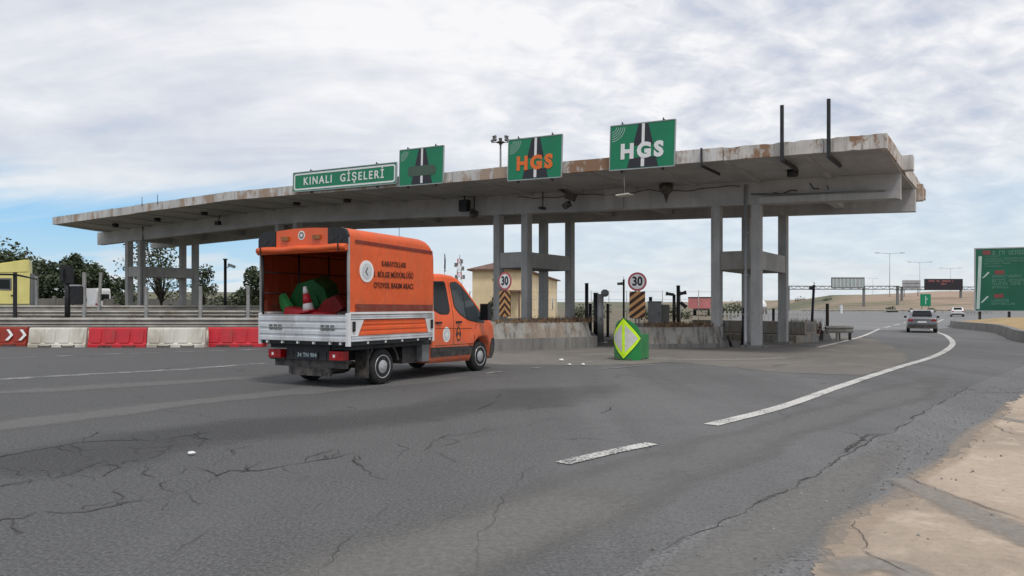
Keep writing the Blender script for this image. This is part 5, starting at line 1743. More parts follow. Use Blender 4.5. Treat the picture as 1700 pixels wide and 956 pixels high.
o, h = pole('camera_pole', 'slim dark pole carrying a small camera left of the right 30 sign', 'camera', 1035.5, 33, .4, 465, .045, 'darkmetal')
mb = MB(); mb.X = Matrix.Translation((-.17, -.05, h - .16)) @ Matrix.Rotation(.3, 4, 'Z'); mb.cb((0, 0, 0), (.22, .12, .11)); mb.bevel(.015, 1); mb.X = Matrix.Identity(4); mb.tube([(0, 0, h - .1), (-.15, -.03, h - .1)], .015, 6); obj('camera_head', mb, 'greymetal', o)
mb = MB(); mb.tube([(0, 0, h), (0, 0, h + .16)], .012, 5); obj('antenna', mb, 'sign_pale', o)
mb = MB(); mb.box(-.3, .3, -.25, .25, .002, .4); mb.bevel(.02, 1); tag(obj('footing', mb, 'kerb', loc=P(1035.5, 33)), 'small concrete footing under the slim camera pole', 'footing')
r = thing('cabinet', 'grey roadside cabinet standing on the right toll island', 'cabinet', P(1087, 28.6, .73))
mb = MB(); mb.box(-.22, .22, -.2, .2, 0, .92); mb.bevel(.012, 1); obj('housing', mb, 'greymetal', r)
mb = MB(); mb.box(-.19, .19, -.212, -.2, .06, .86); mb.bevel(.006, 1); do = obj('door', mb, 'greymetal', r)
mb = MB(); mb.box(.12, .145, -.228, -.21, .42, .54); obj('handle', mb, 'black', do)
mb = MB(); mb.box(-.25, .25, -.23, .23, .92, .95); obj('top', mb, 'greymetal', r)
r = thing('cabinet', 'lighter low cabinet just right of the grey roadside cabinet', 'cabinet', P(1103, 29.0, .73))
mb = MB(); mb.box(-.15, .15, -.2, .2, 0, .82); mb.bevel(.012, 1); obj('housing', mb, 'wall', r)
mb = MB(); mb.box(-.12, .12, -.21, -.2, .06, .76); obj('door', mb, 'wall', r)
pole('post', 'short thick dark post behind the grey cabinet', 'pole', 1080, 31.5, .73, 494, .07, 'darkmetal')
o, h = pole('camera_pole', 'stout black pole with two cameras on the right toll island', 'camera', 1126, 29.2, .73, 475, .07, 'black')
for z, px, ang in ((h - .28, .14, .2), (h - .72, .18, -.6)):
    mb = MB(); mb.X = Matrix.Translation((px, -.05, z)) @ Matrix.Rotation(-ang * 1.2, 4, 'Y'); mb.cb((0, 0, 0), (.26, .12, .12)); mb.cb((.13, 0, 0), (.05, .15, .15)); mb.bevel(.012, 1); obj('camera_head', mb, 'black', o)
mb = MB(); mb.tube([(0, 0, h - .2), (.1, 0, h - .25)], .02, 6); mb.tube([(0, 0, h - .6), (.12, 0, h - .66)], .02, 6); obj('arm', mb, 'black', o)
o, h = pole('camera_pole', 'shorter dark pole with a camera turned left on the right toll island', 'camera', 1119, 28.9, .73, 490, .06, 'darkmetal')
mb = MB(); mb.X = Matrix.Translation((-.16, -.03, h + .04)) @ Matrix.Rotation(.15, 4, 'Y'); mb.cb((0, 0, 0), (.3, .12, .11)); mb.cb((-.13, 0, 0), (.05, .14, .14)); mb.bevel(.012, 1); obj('camera_head', mb, 'black', o)
o, h = pole('camera_pole', 'tall dark camera pole leaning right beside the small island end', 'camera', 1347, 32.6, .30, 474, .055, 'darkmetal', R_(3))
mb = MB(); mb.X = Matrix.Translation((-.11, -.03, h - .12)); mb.cb((0, 0, 0), (.16, .14, .14)); mb.bevel(.03, 2); obj('camera_head', mb, 'black', o)
mb = MB(); mb.tube([(0, 0, h), (.03, 0, h + .1), (-.03, 0, h + .14)], .02, 6); obj('hook', mb, 'sign_pale', o)
pole('pole', 'short brown post standing at the end of the stub guard rail', 'pole', 1373.5, 33.6, 0, 505, .07, 'bark')
pole('pole', 'short black post between the right pair of columns', 'pole', 1284, 33.5, 0, 513, .06, 'darkmetal')
pole('pole', 'black post leaning against the left side of the right columns', 'pole', 1232, 28.5, 0, 512, .05, 'darkmetal', R_(2.5))
# bent guide post in front of the right island
o = thing('bent_post', 'dark bent stub of a post at the right end of the stained island', 'post', P(1214, 27.4, 0.004), rot=(0, R_(-10), 0))
mb = MB(); mb.tube([(0, 0, 0), (-.02, 0, .25), (-.04, .02, .42)], .05, 8); obj('shaft', mb, 'darkmetal', o)
mb = MB(); mb.cb((0, 0, .01), (.2, .2, .02)); obj('foot', mb, 'darkmetal', o)
# dark rubber skirt / screen between the right columns
mb = MB(); mb.box(-.7, .75, -.05, .05, 0, .62); mb.bevel(.02, 1)
tag(obj('screen', mb, 'darkmetal', loc=P(1276, 33.8), rot=(0, 0, -.2)), 'low dark screen standing between the right columns', 'screen')

r = guard_rail('short stub of guard rail on three posts beside the right lane line', P(1369, 32.6), .15, 1.30, .56, (.48,), 10)
for x in (.1, .68, 1.2):
    mb = MB(); mb.box(x - .045, x + .045, -.03, .06, 0, .58); obj('rail_post', mb, 'darkmetal', r)
mb = MB(); mb.hexa([(-.2, -.2, 0), (.25, -.2, 0), (.25, .25, 0), (-.2, .25, 0)], [(-.1, -.1, .42), (.1, -.1, .42), (.1, .12, .42), (-.1, .12, .42)]); obj('concrete_foot', mb, 'kerb', r)

# pale picket fence behind the right columns
a, b = P(1195, 50), P(1352, 46)
d = b - a; ln = d.length
r = thing('picket_fence', 'pale low picket fence behind the right columns', 'fence', a, math.atan2(d.y, d.x))
mb = MB(); mb.box(0, ln, -.03, .03, .18, .28); mb.box(0, ln, -.03, .03, .92, 1.0); obj('fence_rail', mb, 'picket', r)
mb = MB(); mb.box(0, ln, -.06, .06, 0, .14); obj('base_strip', mb, 'picket', r)
x = .1
pk = MB(); pk.box(-.045, .045, -.055, -.031, .10, 1.14)
proto = obj('picket', pk, 'picket', r, (x, 0, 0))
while x < ln - .35:
    x += .27
    c = proto.copy(); COL.objects.link(c); c.parent = r; c.location = (x, 0, random.uniform(-.02, .02)); c.rotation_euler = (0, random.uniform(-.02, .02), 0)
# low wall along the right edge of the road
wp = MB(); rows = []
for i, p in enumerate(wl):
    dd = (wl[min(i + 1, len(wl) - 1)] - wl[max(i - 1, 0)]).normalized(); s = Vector((-dd.y, dd.x, 0))
    rows.append([wp._v((p + s * q + Vector((0, 0, z)))) for q, z in ((-.06, 0.002), (0, .45), (.26, .46), (.34, 0.002))])
for u, v in zip(rows, rows[1:]):
    for k in range(3): wp.bm.faces.new([u[k], v[k], v[k + 1], u[k + 1]])
wp.bm.faces.new(rows[0]); wp.bm.faces.new(rows[-1][::-1])
tag(obj('low_wall', wp, 'kerb'), 'low curved concrete wall along the right edge of the road', 'wall')
# litter
for px, py, s in ((318, 754, .03), (932, 599, .05), (946, 606, .035), (968, 606, .04)):
    mb = MB(); mb.ball((0, 0, s * .5), s, sq=(1.3, .9, .6))
    for v in mb.bm.verts: v.co *= 1 + .5 * mnoise.noise(v.co * 60)
    tag(obj('crumpled_paper', mb, 'litter', loc=G(px, py, .01)), 'crumpled white scrap on the dark asphalt left of the dashes' if px == 318 else 'white scrap lying on the pale apron before the toll island', 'litter', None if px == 318 else 'white scraps on the apron')


# ================================================================== THE BACKGROUND
# ---- cars
def make_car(name, label, loc, rz, paint, roof, kind='hatch'):
    r = thing(name, label, 'car', loc, rz, 'cars driving away on the right road')
    L2 = 2.15
    def side(y, z):
        w = .90
        if z > .85: w -= .24 * ((z - .85) / .62) ** 1.1
        if z < .35: w -= .05
        if abs(y) > 1.5: w -= .12 * ((abs(y) - 1.5) / .65) ** 2
        return w
    def arc(c): return [(c + .36 * math.cos(R_(a)), .32 + .36 * math.sin(R_(a))) for a in range(180, -1, -15)]
    sil = [(-2.08, .30), (-1.72, .26)] + arc(-1.32) + arc(1.36) + [(1.80, .24), (2.12, .30), (2.15, .62), (2.02, .82), (1.1, .98), (.45, 1.42), (.1, 1.49), (-.9, 1.50), (-1.45, 1.44), (-1.95, 1.05), (-2.10, .96), (-2.15, .62)]
    mb = shell(sil, side, .07, lambda c: c.z > .55, .3, .2, mat_fn=lambda c: 1 if c.z > 1.39 else 0)
    obj('body', mb, [paint, roof], r)
    g = MB(); g.hexa([(-.58, -1.87, 1.10), (.58, -1.87, 1.10), (.50, -1.50, 1.385), (-.50, -1.50, 1.385)], [(-.58, -1.88, 1.115), (.58, -1.88, 1.115), (.50, -1.515, 1.40), (-.50, -1.515, 1.40)])
    g.X = Matrix.Translation((0, -.055, .022)); 
    obj('rear_window', g, 'glass', r, (0, -.05, .03))
    for sg in (1, -1):
        obj('window', side_patch(rpoly([(-1.35, 1.0), (-1.15, 1.38), (.1, 1.42), (.75, 1.02)], .05), side, .004, .012, sg), 'glass', r)
        q = MB(); q.box(min(sg * .52, sg * .84), max(sg * .52, sg * .84), -2.165, -2.02, .78, .90); q.bevel(.02, 2); obj('tail_light', q, 'red', r)
        q = MB(); q.box(min(sg * .90, sg * 1.06), max(sg * .90, sg * 1.06), .48, .60, .95, 1.09); q.bevel(.03, 2); obj('mirror', q, 'black', r)
        wheel(r, sg * .80, -1.32, .32, .32, .2, sg); wheel(r, sg * .80, 1.36, .32, .32, .2, sg)
    q = MB(); q.box(-.80, .80, -2.17, -2.04, .28, .50); q.bevel(.04, 2); obj('rear_bumper', q, 'black', r)
    q = MB(); q.box(-.62, .62, -2.158, -2.1, .34, .44); q.bevel(.02, 1); obj('diffuser', q, 'car_roof', r)
    q = MB(); q.box(-.26, .26, -2.172, -2.15, .66, .77); obj('number_plate', q, 'sign_white', r)
    q = MB(); q.box(-.48, .48, -2.168, -2.14, .86, .885); obj('trim_strip', q, 'black', r)
    q = MB(); q.hexa([(-.52, -1.62, 1.43), (.52, -1.62, 1.43), (.50, -1.40, 1.47), (-.50, -1.40, 1.47)], [(-.52, -1.62, 1.46), (.52, -1.62, 1.46), (.50, -1.40, 1.50), (-.50, -1.40, 1.50)]); obj('spoiler', q, paint, r)
    return r


c1 = P(1530, 43.3, .004)
cgrey = make_car('car', 'dark grey hatchback with silver roof driving away on the right road', c1, -R_(28), 'car_grey', 'car_roof')
cgrey.scale = (.85, .85, .84)
cwhite = make_car('car', 'small white car far ahead beyond the dark grey hatchback', P(1589, 104, .004), -R_(28), 'car_white', 'car_white')
cwhite.scale = (.88, .88, .88)

# ---- yellow truck, left edge
yt = thing('truck', 'pale yellow truck cab with a roof fairing behind the left rails', 'truck', P(8, 52, VZ), .50)
ty = MB(); ty.prism([(-2.1, .75), (1.52, .75), (1.55, 3.2), (1.50, 4.24), (1.2, 4.22), (-.6, 3.86), (-1.6, 3.3), (-2.05, 2.2)], 'y', -1.15, 1.15); ty.bevel(.08, 3); obj('cab', ty, 'truck_yellow', yt)
q = MB(); q.box(-.48, .50, -1.175, -1.14, 2.12, 2.95); q.bevel(.03, 2); w_ = obj('window', q, 'greymetal', yt)
q = MB(); q.box(-.38, .40, -1.185, -1.16, 2.22, 2.85); obj('pane', q, 'glass', w_)
q = MB(); q.prism([(-1.0, 3.28), (1.48, 3.42), (1.50, 4.19), (1.2, 4.18), (-.5, 3.80)], 'y', -1.19, -1.14); q.bevel(.02, 2); obj('roof_fairing', q, 'truck_yellow', yt)
q = MB(); q.box(1.56, 1.70, -1.1, 1.1, .8, 3.3); q.bevel(.04, 2); obj('rear_fender', q, 'greymetal', yt)
for y in (-1.19,):
    q = MB(); q.box(-.9, 1.5, y, -1.14, 1.15, 1.2); q.box(.72, .735, y, -1.14, .9, 3.1); obj('door_gap', q, 'greymetal', yt)
    q = MB(); q.box(.45, .68, -1.22, -1.16, 1.75, 1.81); obj('door_handle', q, 'black', yt)
for x in (-1.4, 3.2):
    q = MB(); q.lathe([(-1.15, .3), (-1.15, .5), (-.85, .52), (-.85, .3)], 'y', 24, (x, 0, .52)); q.lathe([(.85, .3), (.85, .52), (1.15, .5), (1.15, .3)], 'y', 24, (x, 0, .52)); obj('wheel', q, 'rubber', yt)
q = MB(); q.box(-1.9, 4.4, -.45, .45, .55, .78); obj('chassis', q, 'chassis', yt)

# ---- white van by the wall
vr = thing('van', 'tall white box van parked before the trees behind the left rails', 'van', P(147, 74, VZ), R_(66))
def vside(y, z): return .9 - (.10 * (z - 1.0) if z > 1 else 0)
vs_ = [(-2.1, .35), (2.1, .32), (2.2, .9), (1.8, 1.35), (1.3, 2.3), (.9, 2.75), (-2.05, 2.75), (-2.15, 2.65)]
obj('body', shell(vs_, vside, .06, lambda c: c.z > .8, .4, .3), 'car_white', vr)
for sg in (1, -1):
    obj('window', side_patch(rpoly([(.5, 1.45), (.5, 2.1), (1.15, 2.1), (1.5, 1.45)], .04), vside, .004, .012, sg), 'glass', vr)
    wheel(vr, sg * .8, -1.35, .33, .33, .2, sg); wheel(vr, sg * .8, 1.4, .33, .33, .2, sg)
    q = MB(); q.box(min(sg * .7, sg * .86), max(sg * .7, sg * .86), -2.17, -2.1, .9, 1.3); obj('tail_light', q, 'red', vr)
q = MB(); q.box(-.6, .6, -2.165, -2.1, 1.6, 2.2); obj('rear_window', q, 'glass', vr)

# ---- boundary wall
mb = MB(); a, b = P(40, 72), P(470, 76); dd = b - a
wr = thing('boundary_wall', 'long grey boundary wall below the trees on the left', 'wall', (a.x, a.y, VZ), math.atan2(dd.y, dd.x))
n_ = 9; ln = dd.length
for k in range(n_):
    mb = MB(); mb.box(k * ln / n_ + .02, (k + 1) * ln / n_ - .02, -.08, .08, 0, 1.75 + random.uniform(-.04, .04)); obj('wall_panel', mb, 'wall', wr)
    mb = MB(); mb.box(k * ln / n_ - .14, k * ln / n_ + .14, -.14, .14, 0, 2.0); obj('pier', mb, 'wall', wr)


# ---- trees
def tree(name, label, loc, h, cr, ch, n, mat, seed, trunk_h=None, leaf=.30, lean=0, group='trees behind the left columns', lobes=9, gap=0.0):
    rnd = random.Random(seed)
    r = thing(name, label, 'tree', loc, 0, group)
    th = trunk_h if trunk_h is not None else h - ch
    mb = MB(); tr = max(.07, h * .022)
    top = Vector((lean, 0, th + ch * .55))
    mb.tube([(0, 0, -.05), (lean * .3, .02, th * .5), (lean * .6, 0, th), top], tr, 8, tr * .35)
    cl = []
    for k in range(lobes):
        a = rnd.random() * 6.283; q = rnd.random() ** .6; zz = rnd.random()
        prof = math.sin(math.pi * min(1, .18 + zz * .80)) ** .7
        c = Vector((lean + math.cos(a) * q * cr * prof * .8, math.sin(a) * q * cr * prof * .8, th + ch * (.08 + .86 * zz)))
        cl.append((c, cr * rnd.uniform(.26, .48)))
        base = Vector((lean * .6, 0, th * rnd.uniform(.75, 1.05)))
        mid = base.lerp(c, .5) + Vector((0, 0, .1 * ch))
        mb.tube([base, mid, c], tr * .42, 5, tr * .10)
    obj('trunk', mb, 'bark', r)
    mb = MB()
    for i in range(n):
        c, rr = cl[rnd.randrange(len(cl))]
        d = Vector((rnd.gauss(0, 1), rnd.gauss(0, 1), rnd.gauss(0, .8))).normalized() * rr * (rnd.random() ** .45) * 1.12
        p = c + d
        u = Vector((rnd.gauss(0, 1), rnd.gauss(0, 1), rnd.gauss(0, .6))).normalized()
        v = u.cross(Vector((rnd.gauss(0, 1), rnd.gauss(0, 1), rnd.gauss(0, 1)))).normalized()
        s = leaf * rnd.uniform(.55, 1.25)
        mb.face([p - u * s * .6, p - v * s * .32, p + u * s * .6, p + v * s * .32])
    obj('crown', mb, mat, r, fix=False)
    return r


tree('broad_tree', 'broad dark tree behind the yellow truck at the left edge', P(8, 78, 0), 7.0, 4.4, 5.2, 4200, 'leaf_dark', 1, leaf=.42, lobes=22)
tree('round_tree', 'rounded dark tree right of the yellow truck', P(78, 74, VZ), 5.6, 2.1, 4.2, 3000, 'leaf_dark', 2, leaf=.36, lobes=18)
tree('tall_tree', 'tall dark tree behind the dark signal mast', P(121, 70, VZ), 5.8, 1.3, 4.3, 2200, 'leaf_dark', 3, leaf=.34, lobes=14)
tree('low_tree', 'low spreading tree between the signal mast and the far columns', P(150, 76, VZ), 5.2, 1.9, 3.4, 2300, 'leaf_dark', 4, leaf=.34)
tree('bush', 'olive bush left of the far left columns', P(188, 78, VZ), 3.5, 2.6, 3.2, 2600, 'leaf_dark', 5, .3, .32)
tree('bush', 'taller olive bush touching the far left columns', P(206, 72, VZ), 4.3, 1.1, 3.4, 900, 'leaf_dark', 15, .5, .26)
tree('open_tree', 'open tree with bare limbs seen between the far left columns', P(268, 66, VZ), 7.7, 3.5, 6.2, 1500, 'leaf_olive', 6, 1.4, .27, lobes=22)
tree('open_tree', 'smaller open tree right of the far left columns', P(338, 70, VZ), 4.6, 1.8, 3.8, 900, 'leaf_olive', 7, .9, .26, lobes=11)
tree('dark_tree', 'dark ragged tree just left of the open truck box', P(432, 64, VZ), 4.3, 2.0, 3.5, 1800, 'leaf_dark', 8, .7, .32, lobes=14)
tree('bush', 'low dark bush below the ragged tree beside the truck', P(398, 68, VZ), 2.4, 2.6, 2.2, 2000, 'leaf_dark', 9, .2, .3)
for k, (px, d, h, cr) in enumerate(((1478, 176, 1.0, 1.6), (1513, 180, .8, 1.0), (1425, 255, 2.2, 3), (1380, 262, 2.6, 3), (1330, 300, 2.5, 3), (1546, 172, .8, 1.1))):
    tree('bush', 'small dark bush on the brown slope beyond the right road', P(px, d, -.1 if d < 200 else 2.0), h, cr, h * .95, 260, 'leaf_dark', 30 + k, .1, .5, group='bushes on the far brown slope', lobes=6)

# ---- cream building
ub, vb_ = Vector((-math.cos(R_(9.5)), math.sin(R_(9.5)), 0)), Vector((math.sin(R_(9.5)), math.cos(R_(9.5)), 0))
bl = thing('building', 'cream building with a hipped tile roof behind the middle columns', 'building', P(866, 58, 0), math.atan2(ub.y, ub.x))
# local x runs left along the front, local y runs towards the viewer (-depth), so depth is -y
LB, DB, HE = 3.9, 26, 4.25
mb = MB(); mb.box(0, LB, -DB, 0, 0, HE); obj('wall', mb, 'cream', bl)
mb = MB()
ov = .35
mb.hexa([(-ov, -DB - ov, HE), (LB + ov, -DB - ov, HE), (LB + ov, ov, HE), (-ov, ov, HE)], [(-ov, -DB - ov, HE + .12), (LB + ov, -DB - ov, HE + .12), (LB + ov, ov, HE + .12), (-ov, ov, HE + .12)])
e0, e1, e2, e3 = (-ov, -DB - ov, HE + .121), (LB + ov, -DB - ov, HE + .121), (LB + ov, ov, HE + .121), (-ov, ov, HE + .121)
t0, t1 = (LB / 2, -LB / 2, HE + .85), (LB / 2, -DB + LB / 2, HE + .85)
for f in ((e2, e3, t0), (e3, e0, t1, t0), (e0, e1, t1), (e1, e2, t0, t1)): mb.face(f)
obj('roof', mb, 'tile', bl)
for y, z0, wd_, hh in ((-5, 1.1, 1.1, 1.3), (-10, 1.1, 1.1, 1.3), (-16, 1.1, 1.1, 1.3), (-21, 1.1, 1.1, 1.3)):
    q = MB(); q.box(-.05, .02, y - wd_ / 2, y + wd_ / 2, z0, z0 + hh); wo = obj('window', q, 'sign_white', bl)
    q = MB(); q.box(-.06, .0, y - wd_ / 2 + .08, y + wd_ / 2 - .08, z0 + .08, z0 + hh - .08); obj('pane', q, 'glass', wo)
q = MB(); q.box(1.35, 2.0, -.02, .05, 1.9, 2.5); q.bevel(.01, 1); obj('wall_lamp', q, 'weed', bl)
q = MB(); q.box(1.3, 2.3, -.02, .03, 3.45, 3.6); obj('name_board', q, 'tile', bl)
q = MB(); q.box(-.02, 1.2, -3, .9, 2.55, 2.7); q.box(.02, .12, .75, .85, 0, 2.55); q.box(1.05, 1.15, .75, .85, 0, 2.55); obj('porch_roof', q, 'tile', bl)
tree('bush', 'green bush beside the cream building', P(820, 54, 0), 2.6, .8, 2.2, 500, 'leaf_olive', 41, .3, .2, group='plants by the cream building')


# ---- masts
fm = thing('floodlight_mast', 'tall floodlight mast with a ring of lamps rising above the canopy', 'mast', P(831, 90, 0))
hm = EYE + (HZ - 232) / FPX * 90
mb = MB(); mb.tube([(0, 0, 0), (0, 0, hm * .5), (0, 0, hm)], .22, 10, .11); obj('mast', mb, 'greymetal', fm)
mb = MB(); mb.lathe([(hm - .35, .5), (hm - .25, .5)], 'z', 16); mb.tube([(-1.0, 0, hm - .3), (1.0, 0, hm - .3)], .05, 6); mb.tube([(0, -1.0, hm - .3), (0, 1.0, hm - .3)], .05, 6); obj('lamp_ring', mb, 'darkmetal', fm)
for k in range(8):
    a = k * math.pi / 4
    mb = MB(); mb.X = Matrix.Translation((1.0 * math.cos(a), 1.0 * math.sin(a), hm - .15 + (.35 if k % 2 else 0))) @ Matrix.Rotation(a, 4, 'Z') @ Matrix.Rotation(.5, 4, 'Y'); mb.cb((0, 0, 0), (.3, .42, .3)); mb.bevel(.03, 1); obj('lamp_head', mb, 'greymetal', fm)
cm = thing('radio_mast', 'red and white radio mast rising behind the truck cab', 'mast', P(762.5, 150, 0))
hm = EYE + (HZ - 430) / FPX * 150
for k in range(8):
    z0, z1 = hm * k / 8, hm * (k + 1) / 8
    mb = MB(); s0, s1 = .62 - .035 * k, .62 - .035 * (k + 1)
    cs = ((-1, -1), (1, -1), (1, 1), (-1, 1))
    for i in range(4):
        a, b = cs[i], cs[(i + 1) % 4]
        mb.tube([(a[0] * s0, a[1] * s0, z0), (a[0] * s1, a[1] * s1, z1)], .07, 5)
        mb.tube([(a[0] * s0, a[1] * s0, z0), (b[0] * s1, b[1] * s1, z1)], .05, 4)
        mb.tube([(a[0] * s1, a[1] * s1, z1), (b[0] * s1, b[1] * s1, z1)], .05, 4)
    obj('lattice_section', mb, 'sign_red' if k % 2 else 'sign_white', cm)
for z, x in ((hm - 1.2, -.7), (hm - 1.9, .75), (hm - .5, .5), (hm - 3.6, -.6), (hm - 3.6, .9)):
    mb = MB(); mb.cb((x, -.5, z), (.5, .4, .8)); mb.bevel(.05, 1); obj('antenna', mb, 'greymetal', cm)
mb = MB(); mb.tube([(.1, 0, hm), (.1, 0, hm + .9)], .05, 5); obj('spike', mb, 'darkmetal', cm)
fp = thing('flagpole', 'thin pole with a furled dark flag above the truck cab', 'flagpole', P(738, 80, 0))
hp_ = EYE + (HZ - 420) / FPX * 80
mb = MB(); mb.tube([(0, 0, 0), (0, 0, hp_)], .05, 7, .03); obj('pole', mb, 'steel', fp)
mb = MB(); mb.tube([(.02, 0, hp_ - .15), (.06, -.02, hp_ - .8), (.03, .02, hp_ - 1.6), (.05, 0, hp_ - 1.95)], .06, 8, .11); obj('flag', mb, 'sign_black', fp)

# ---- faded trailer, dome, low white box
tt = thing('trailer', 'faded red box trailer far behind the right toll island', 'trailer', P(1165, 120, 0), -.26)
mb = MB(); mb.box(-1.95, 1.95, -5.5, 5.5, 1.1, 2.85); mb.bevel(.05, 1); obj('box_body', mb, 'box_red', tt)
mb = MB(); mb.box(-1.97, 1.97, -5.53, -5.45, 2.70, 2.87); obj('top_edge', mb, 'maroon', tt)
mb = MB(); mb.box(-1.2, 1.2, -5.3, 5.3, .8, 1.09); obj('chassis', mb, 'chassis', tt)
for y in (-4, -2.8, 4):
    mb = MB(); mb.lathe([(-1.25, .3), (-1.25, .48), (-.9, .5), (-.9, .3)], 'x', 16, (0, y, .5)); mb.lathe([(.9, .3), (.9, .5), (1.25, .48), (1.25, .3)], 'x', 16, (0, y, .5)); obj('wheel', mb, 'rubber', tt)
dm = thing('dome', 'small white dome on a low round base behind the right columns', 'dome', P(1263, 125, 0))
mb = MB(); mb.lathe([(0, 1.0), (1.3, 1.0)], 'z', 20); obj('base', mb, 'wall', dm)
mb = MB(); mb.lathe([(1.29, .95)] + [(1.3 + 1.25 * math.sin(R_(a)), .95 * math.cos(R_(a)) + .01) for a in range(0, 91, 10)], 'z', 20); obj('shell', mb, 'dome', dm)
hb_ = thing('kiosk', 'slim white kiosk by the road below the brown slope', 'kiosk', P(1396.5, 150, 0))
mb = MB(); mb.box(-.22, .22, -.22, .22, 0, 1.7); mb.bevel(.03, 1); obj('cabin', mb, 'white', hb_)
mb = MB(); mb.box(-.28, .28, -.28, .28, 1.71, 1.78); obj('roof', mb, 'sign_back', hb_)

# ---- gantries
def gantry(label, x0, x1, d, ybeam, legs, sign, kind, depth=.5):
    r = thing('gantry', label, 'gantry', P((x0 + x1) / 2, d, 0))
    cxp = (x0 + x1) / 2; k = d / FPX
    zb_ = EYE + (HZ - ybeam) * k
    mb = MB()
    w_ = (x1 - x0) * k / 2
    for z in (zb_, zb_ + .9):
        for y in (-.35, .35): mb.tube([(-w_, y, z), (w_, y, z)], .14, 6)
    x = -w_
    q = 0
    while x < w_ - .5:
        mb.tube([(x, -.35, zb_ + (.9 if q else 0)), (x + 1.2, -.35, zb_ + (0 if q else .9))], .08, 5); x += 1.2; q = 1 - q
    obj('truss', mb, 'greymetal', r)
    for lx in legs:
        mb = MB(); X_ = (lx - cxp) * k; mb.box(X_ - .28, X_ + .28, -.28, .28, 0, zb_ + .9); obj('leg', mb, 'greymetal', r)
    sx0, sx1, sy0, sy1 = sign
    a, b = (sx0 - cxp) * k, (sx1 - cxp) * k; z0, z1 = EYE + (HZ - sy1) * k, EYE + (HZ - sy0) * k
    if kind == 'back':
        mb = MB(); mb.box(a, b, -.62, -.52, z0, z1); so_ = obj('sign_board', mb, 'sign_back', r)
        mb = MB()
        n = 9
        for i in range(n):
            x = a + .35 + (b - a - .7) * i / (n - 1); mb.box(x - .20, x + .20, -.70, -.62, z0 + .3, z1 - .3)
        obj('stiffener', mb, 'sign_pale', so_)
        mb = MB(); ring(mb, [(a - .1, z0 - .1), (b + .1, z0 - .1), (b + .1, z1 + .1), (a - .1, z1 + .1)], [(a + .2, z0 + .2), (b - .2, z0 + .2), (b - .2, z1 - .2), (a + .2, z1 - .2)], -.72, -.5); obj('frame', mb, 'greymetal', so_)
    else:
        mb = MB(); mb.box(a, b, -1.1, -.4, z0, z1); mb.bevel(.08, 1); so_ = obj('message_panel', mb, 'led', r)
        mb = MB(); ww = b - a
        rnd = random.Random(4)
        def word(x, z, n, h):
            for i in range(n):
                wl_ = .30 * rnd.uniform(.8, 1.1)
                mb.box(x, x + .09, -1.13, -1.1, z, z + h)
                if rnd.random() < .7: mb.box(x + .09, x + wl_, -1.13, -1.1, z + h - .1, z + h)
                if rnd.random() < .7: mb.box(x + .09, x + wl_, -1.13, -1.1, z, z + .1)
                if rnd.random() < .6: mb.box(x + wl_ - .06, x + wl_ + .03, -1.13, -1.1, z, z + h * rnd.choice((.5, 1)))
                x += wl_ + .13
            return x
        zz = z1 - .95; hh = .5
        x = a + ww * .09
        for n in (5, 3, 7, 1): x = word(x, zz, n, hh) + .42
        word(a + ww * .42, zz - .85, 4, .5)
        obj('lettering', mb, 'sign_red' if False else 'box_red', so_)
    return r


gantry('grey gantry over the far road with the back of a lattice sign board', 1304, 1492, 222, 480, (1309, 1434, 1490), (1379, 1433, 461, 478), 'back')
gantry('far gantry carrying the dark electronic message panel', 1488, 1640, 236, 481, (1497, 1595, 1638), (1533, 1595, 463, 481), 'led')
r = thing('sign_board', 'grey sign board seen from behind, left of the dark message panel', 'sign', P(1513, 250, 0))
k = 250 / FPX; z0, z1 = EYE + (HZ - 480) * k, EYE + (HZ - 465) * k
mb = MB(); mb.box(-3, 3, -.1, .1, z0, z1); obj('panel', mb, 'sign_back', r)
mb = MB(); mb.box(-2.4, -2.2, .11, .3, 0, z1); mb.box(2.2, 2.4, .11, .3, 0, z1); obj('post', mb, 'greymetal', r)
mb = MB()
for z in (z0 + .8, z0 + 1.9): mb.box(-2.8, 2.8, -.2, -.11, z, z + .15)
obj('stiffener', mb, 'greymetal', r)
r = thing('direction_sign', 'small green direction sign beyond the dark grey car', 'sign', P(1536.5, 165, 0))
k = 165 / FPX; z0, z1 = EYE + (HZ - 508) * k, EYE + (HZ - 488) * k
mb = MB(); mb.box(-1.15, 1.15, -.05, .05, z0, z1); obj('panel', mb, 'sign_green', r)
mb = MB(); mb.box(-.1, .1, -.07, -.051, z0 + .4, z1 - .4); mb.box(.1, .5, -.07, -.051, z1 - 1.2, z1 - 1.0); obj('route_line', mb, 'sign_pale', r)
mb = MB(); mb.box(-.8, -.68, .06, .18, 0, z1 - .2); mb.box(.68, .8, .06, .18, 0, z1 - .2); obj('post', mb, 'greymetal', r)


def lamp_post(label, px, d, ytop, span):
    h = EYE + (HZ - ytop) / FPX * d; s = span / FPX * d / 2
    r = thing('street_lamp', label, 'street lamp', P(px, d, 0), 0, 'double arm street lamps over the far road')
    mb = MB(); mb.tube([(0, 0, 0), (0, 0, h * .5), (0, 0, h)], .16, 8, .09); obj('pole', mb, 'sign_back', r)
    for sg in (-1, 1):
        mb = MB(); mb.tube([(0, 0, h - .3), (sg * s * .4, 0, h - .05), (sg * s, 0, h)], .075, 6); obj('arm', mb, 'sign_back', r)
        mb = MB(); mb.box(min(sg * s * .8, sg * s * 1.12), max(sg * s * .8, sg * s * 1.12), -.16, .16, h - .02, h + .14); mb.bevel(.04, 1); obj('lamp_head', mb, 'greymetal', r)
    return r


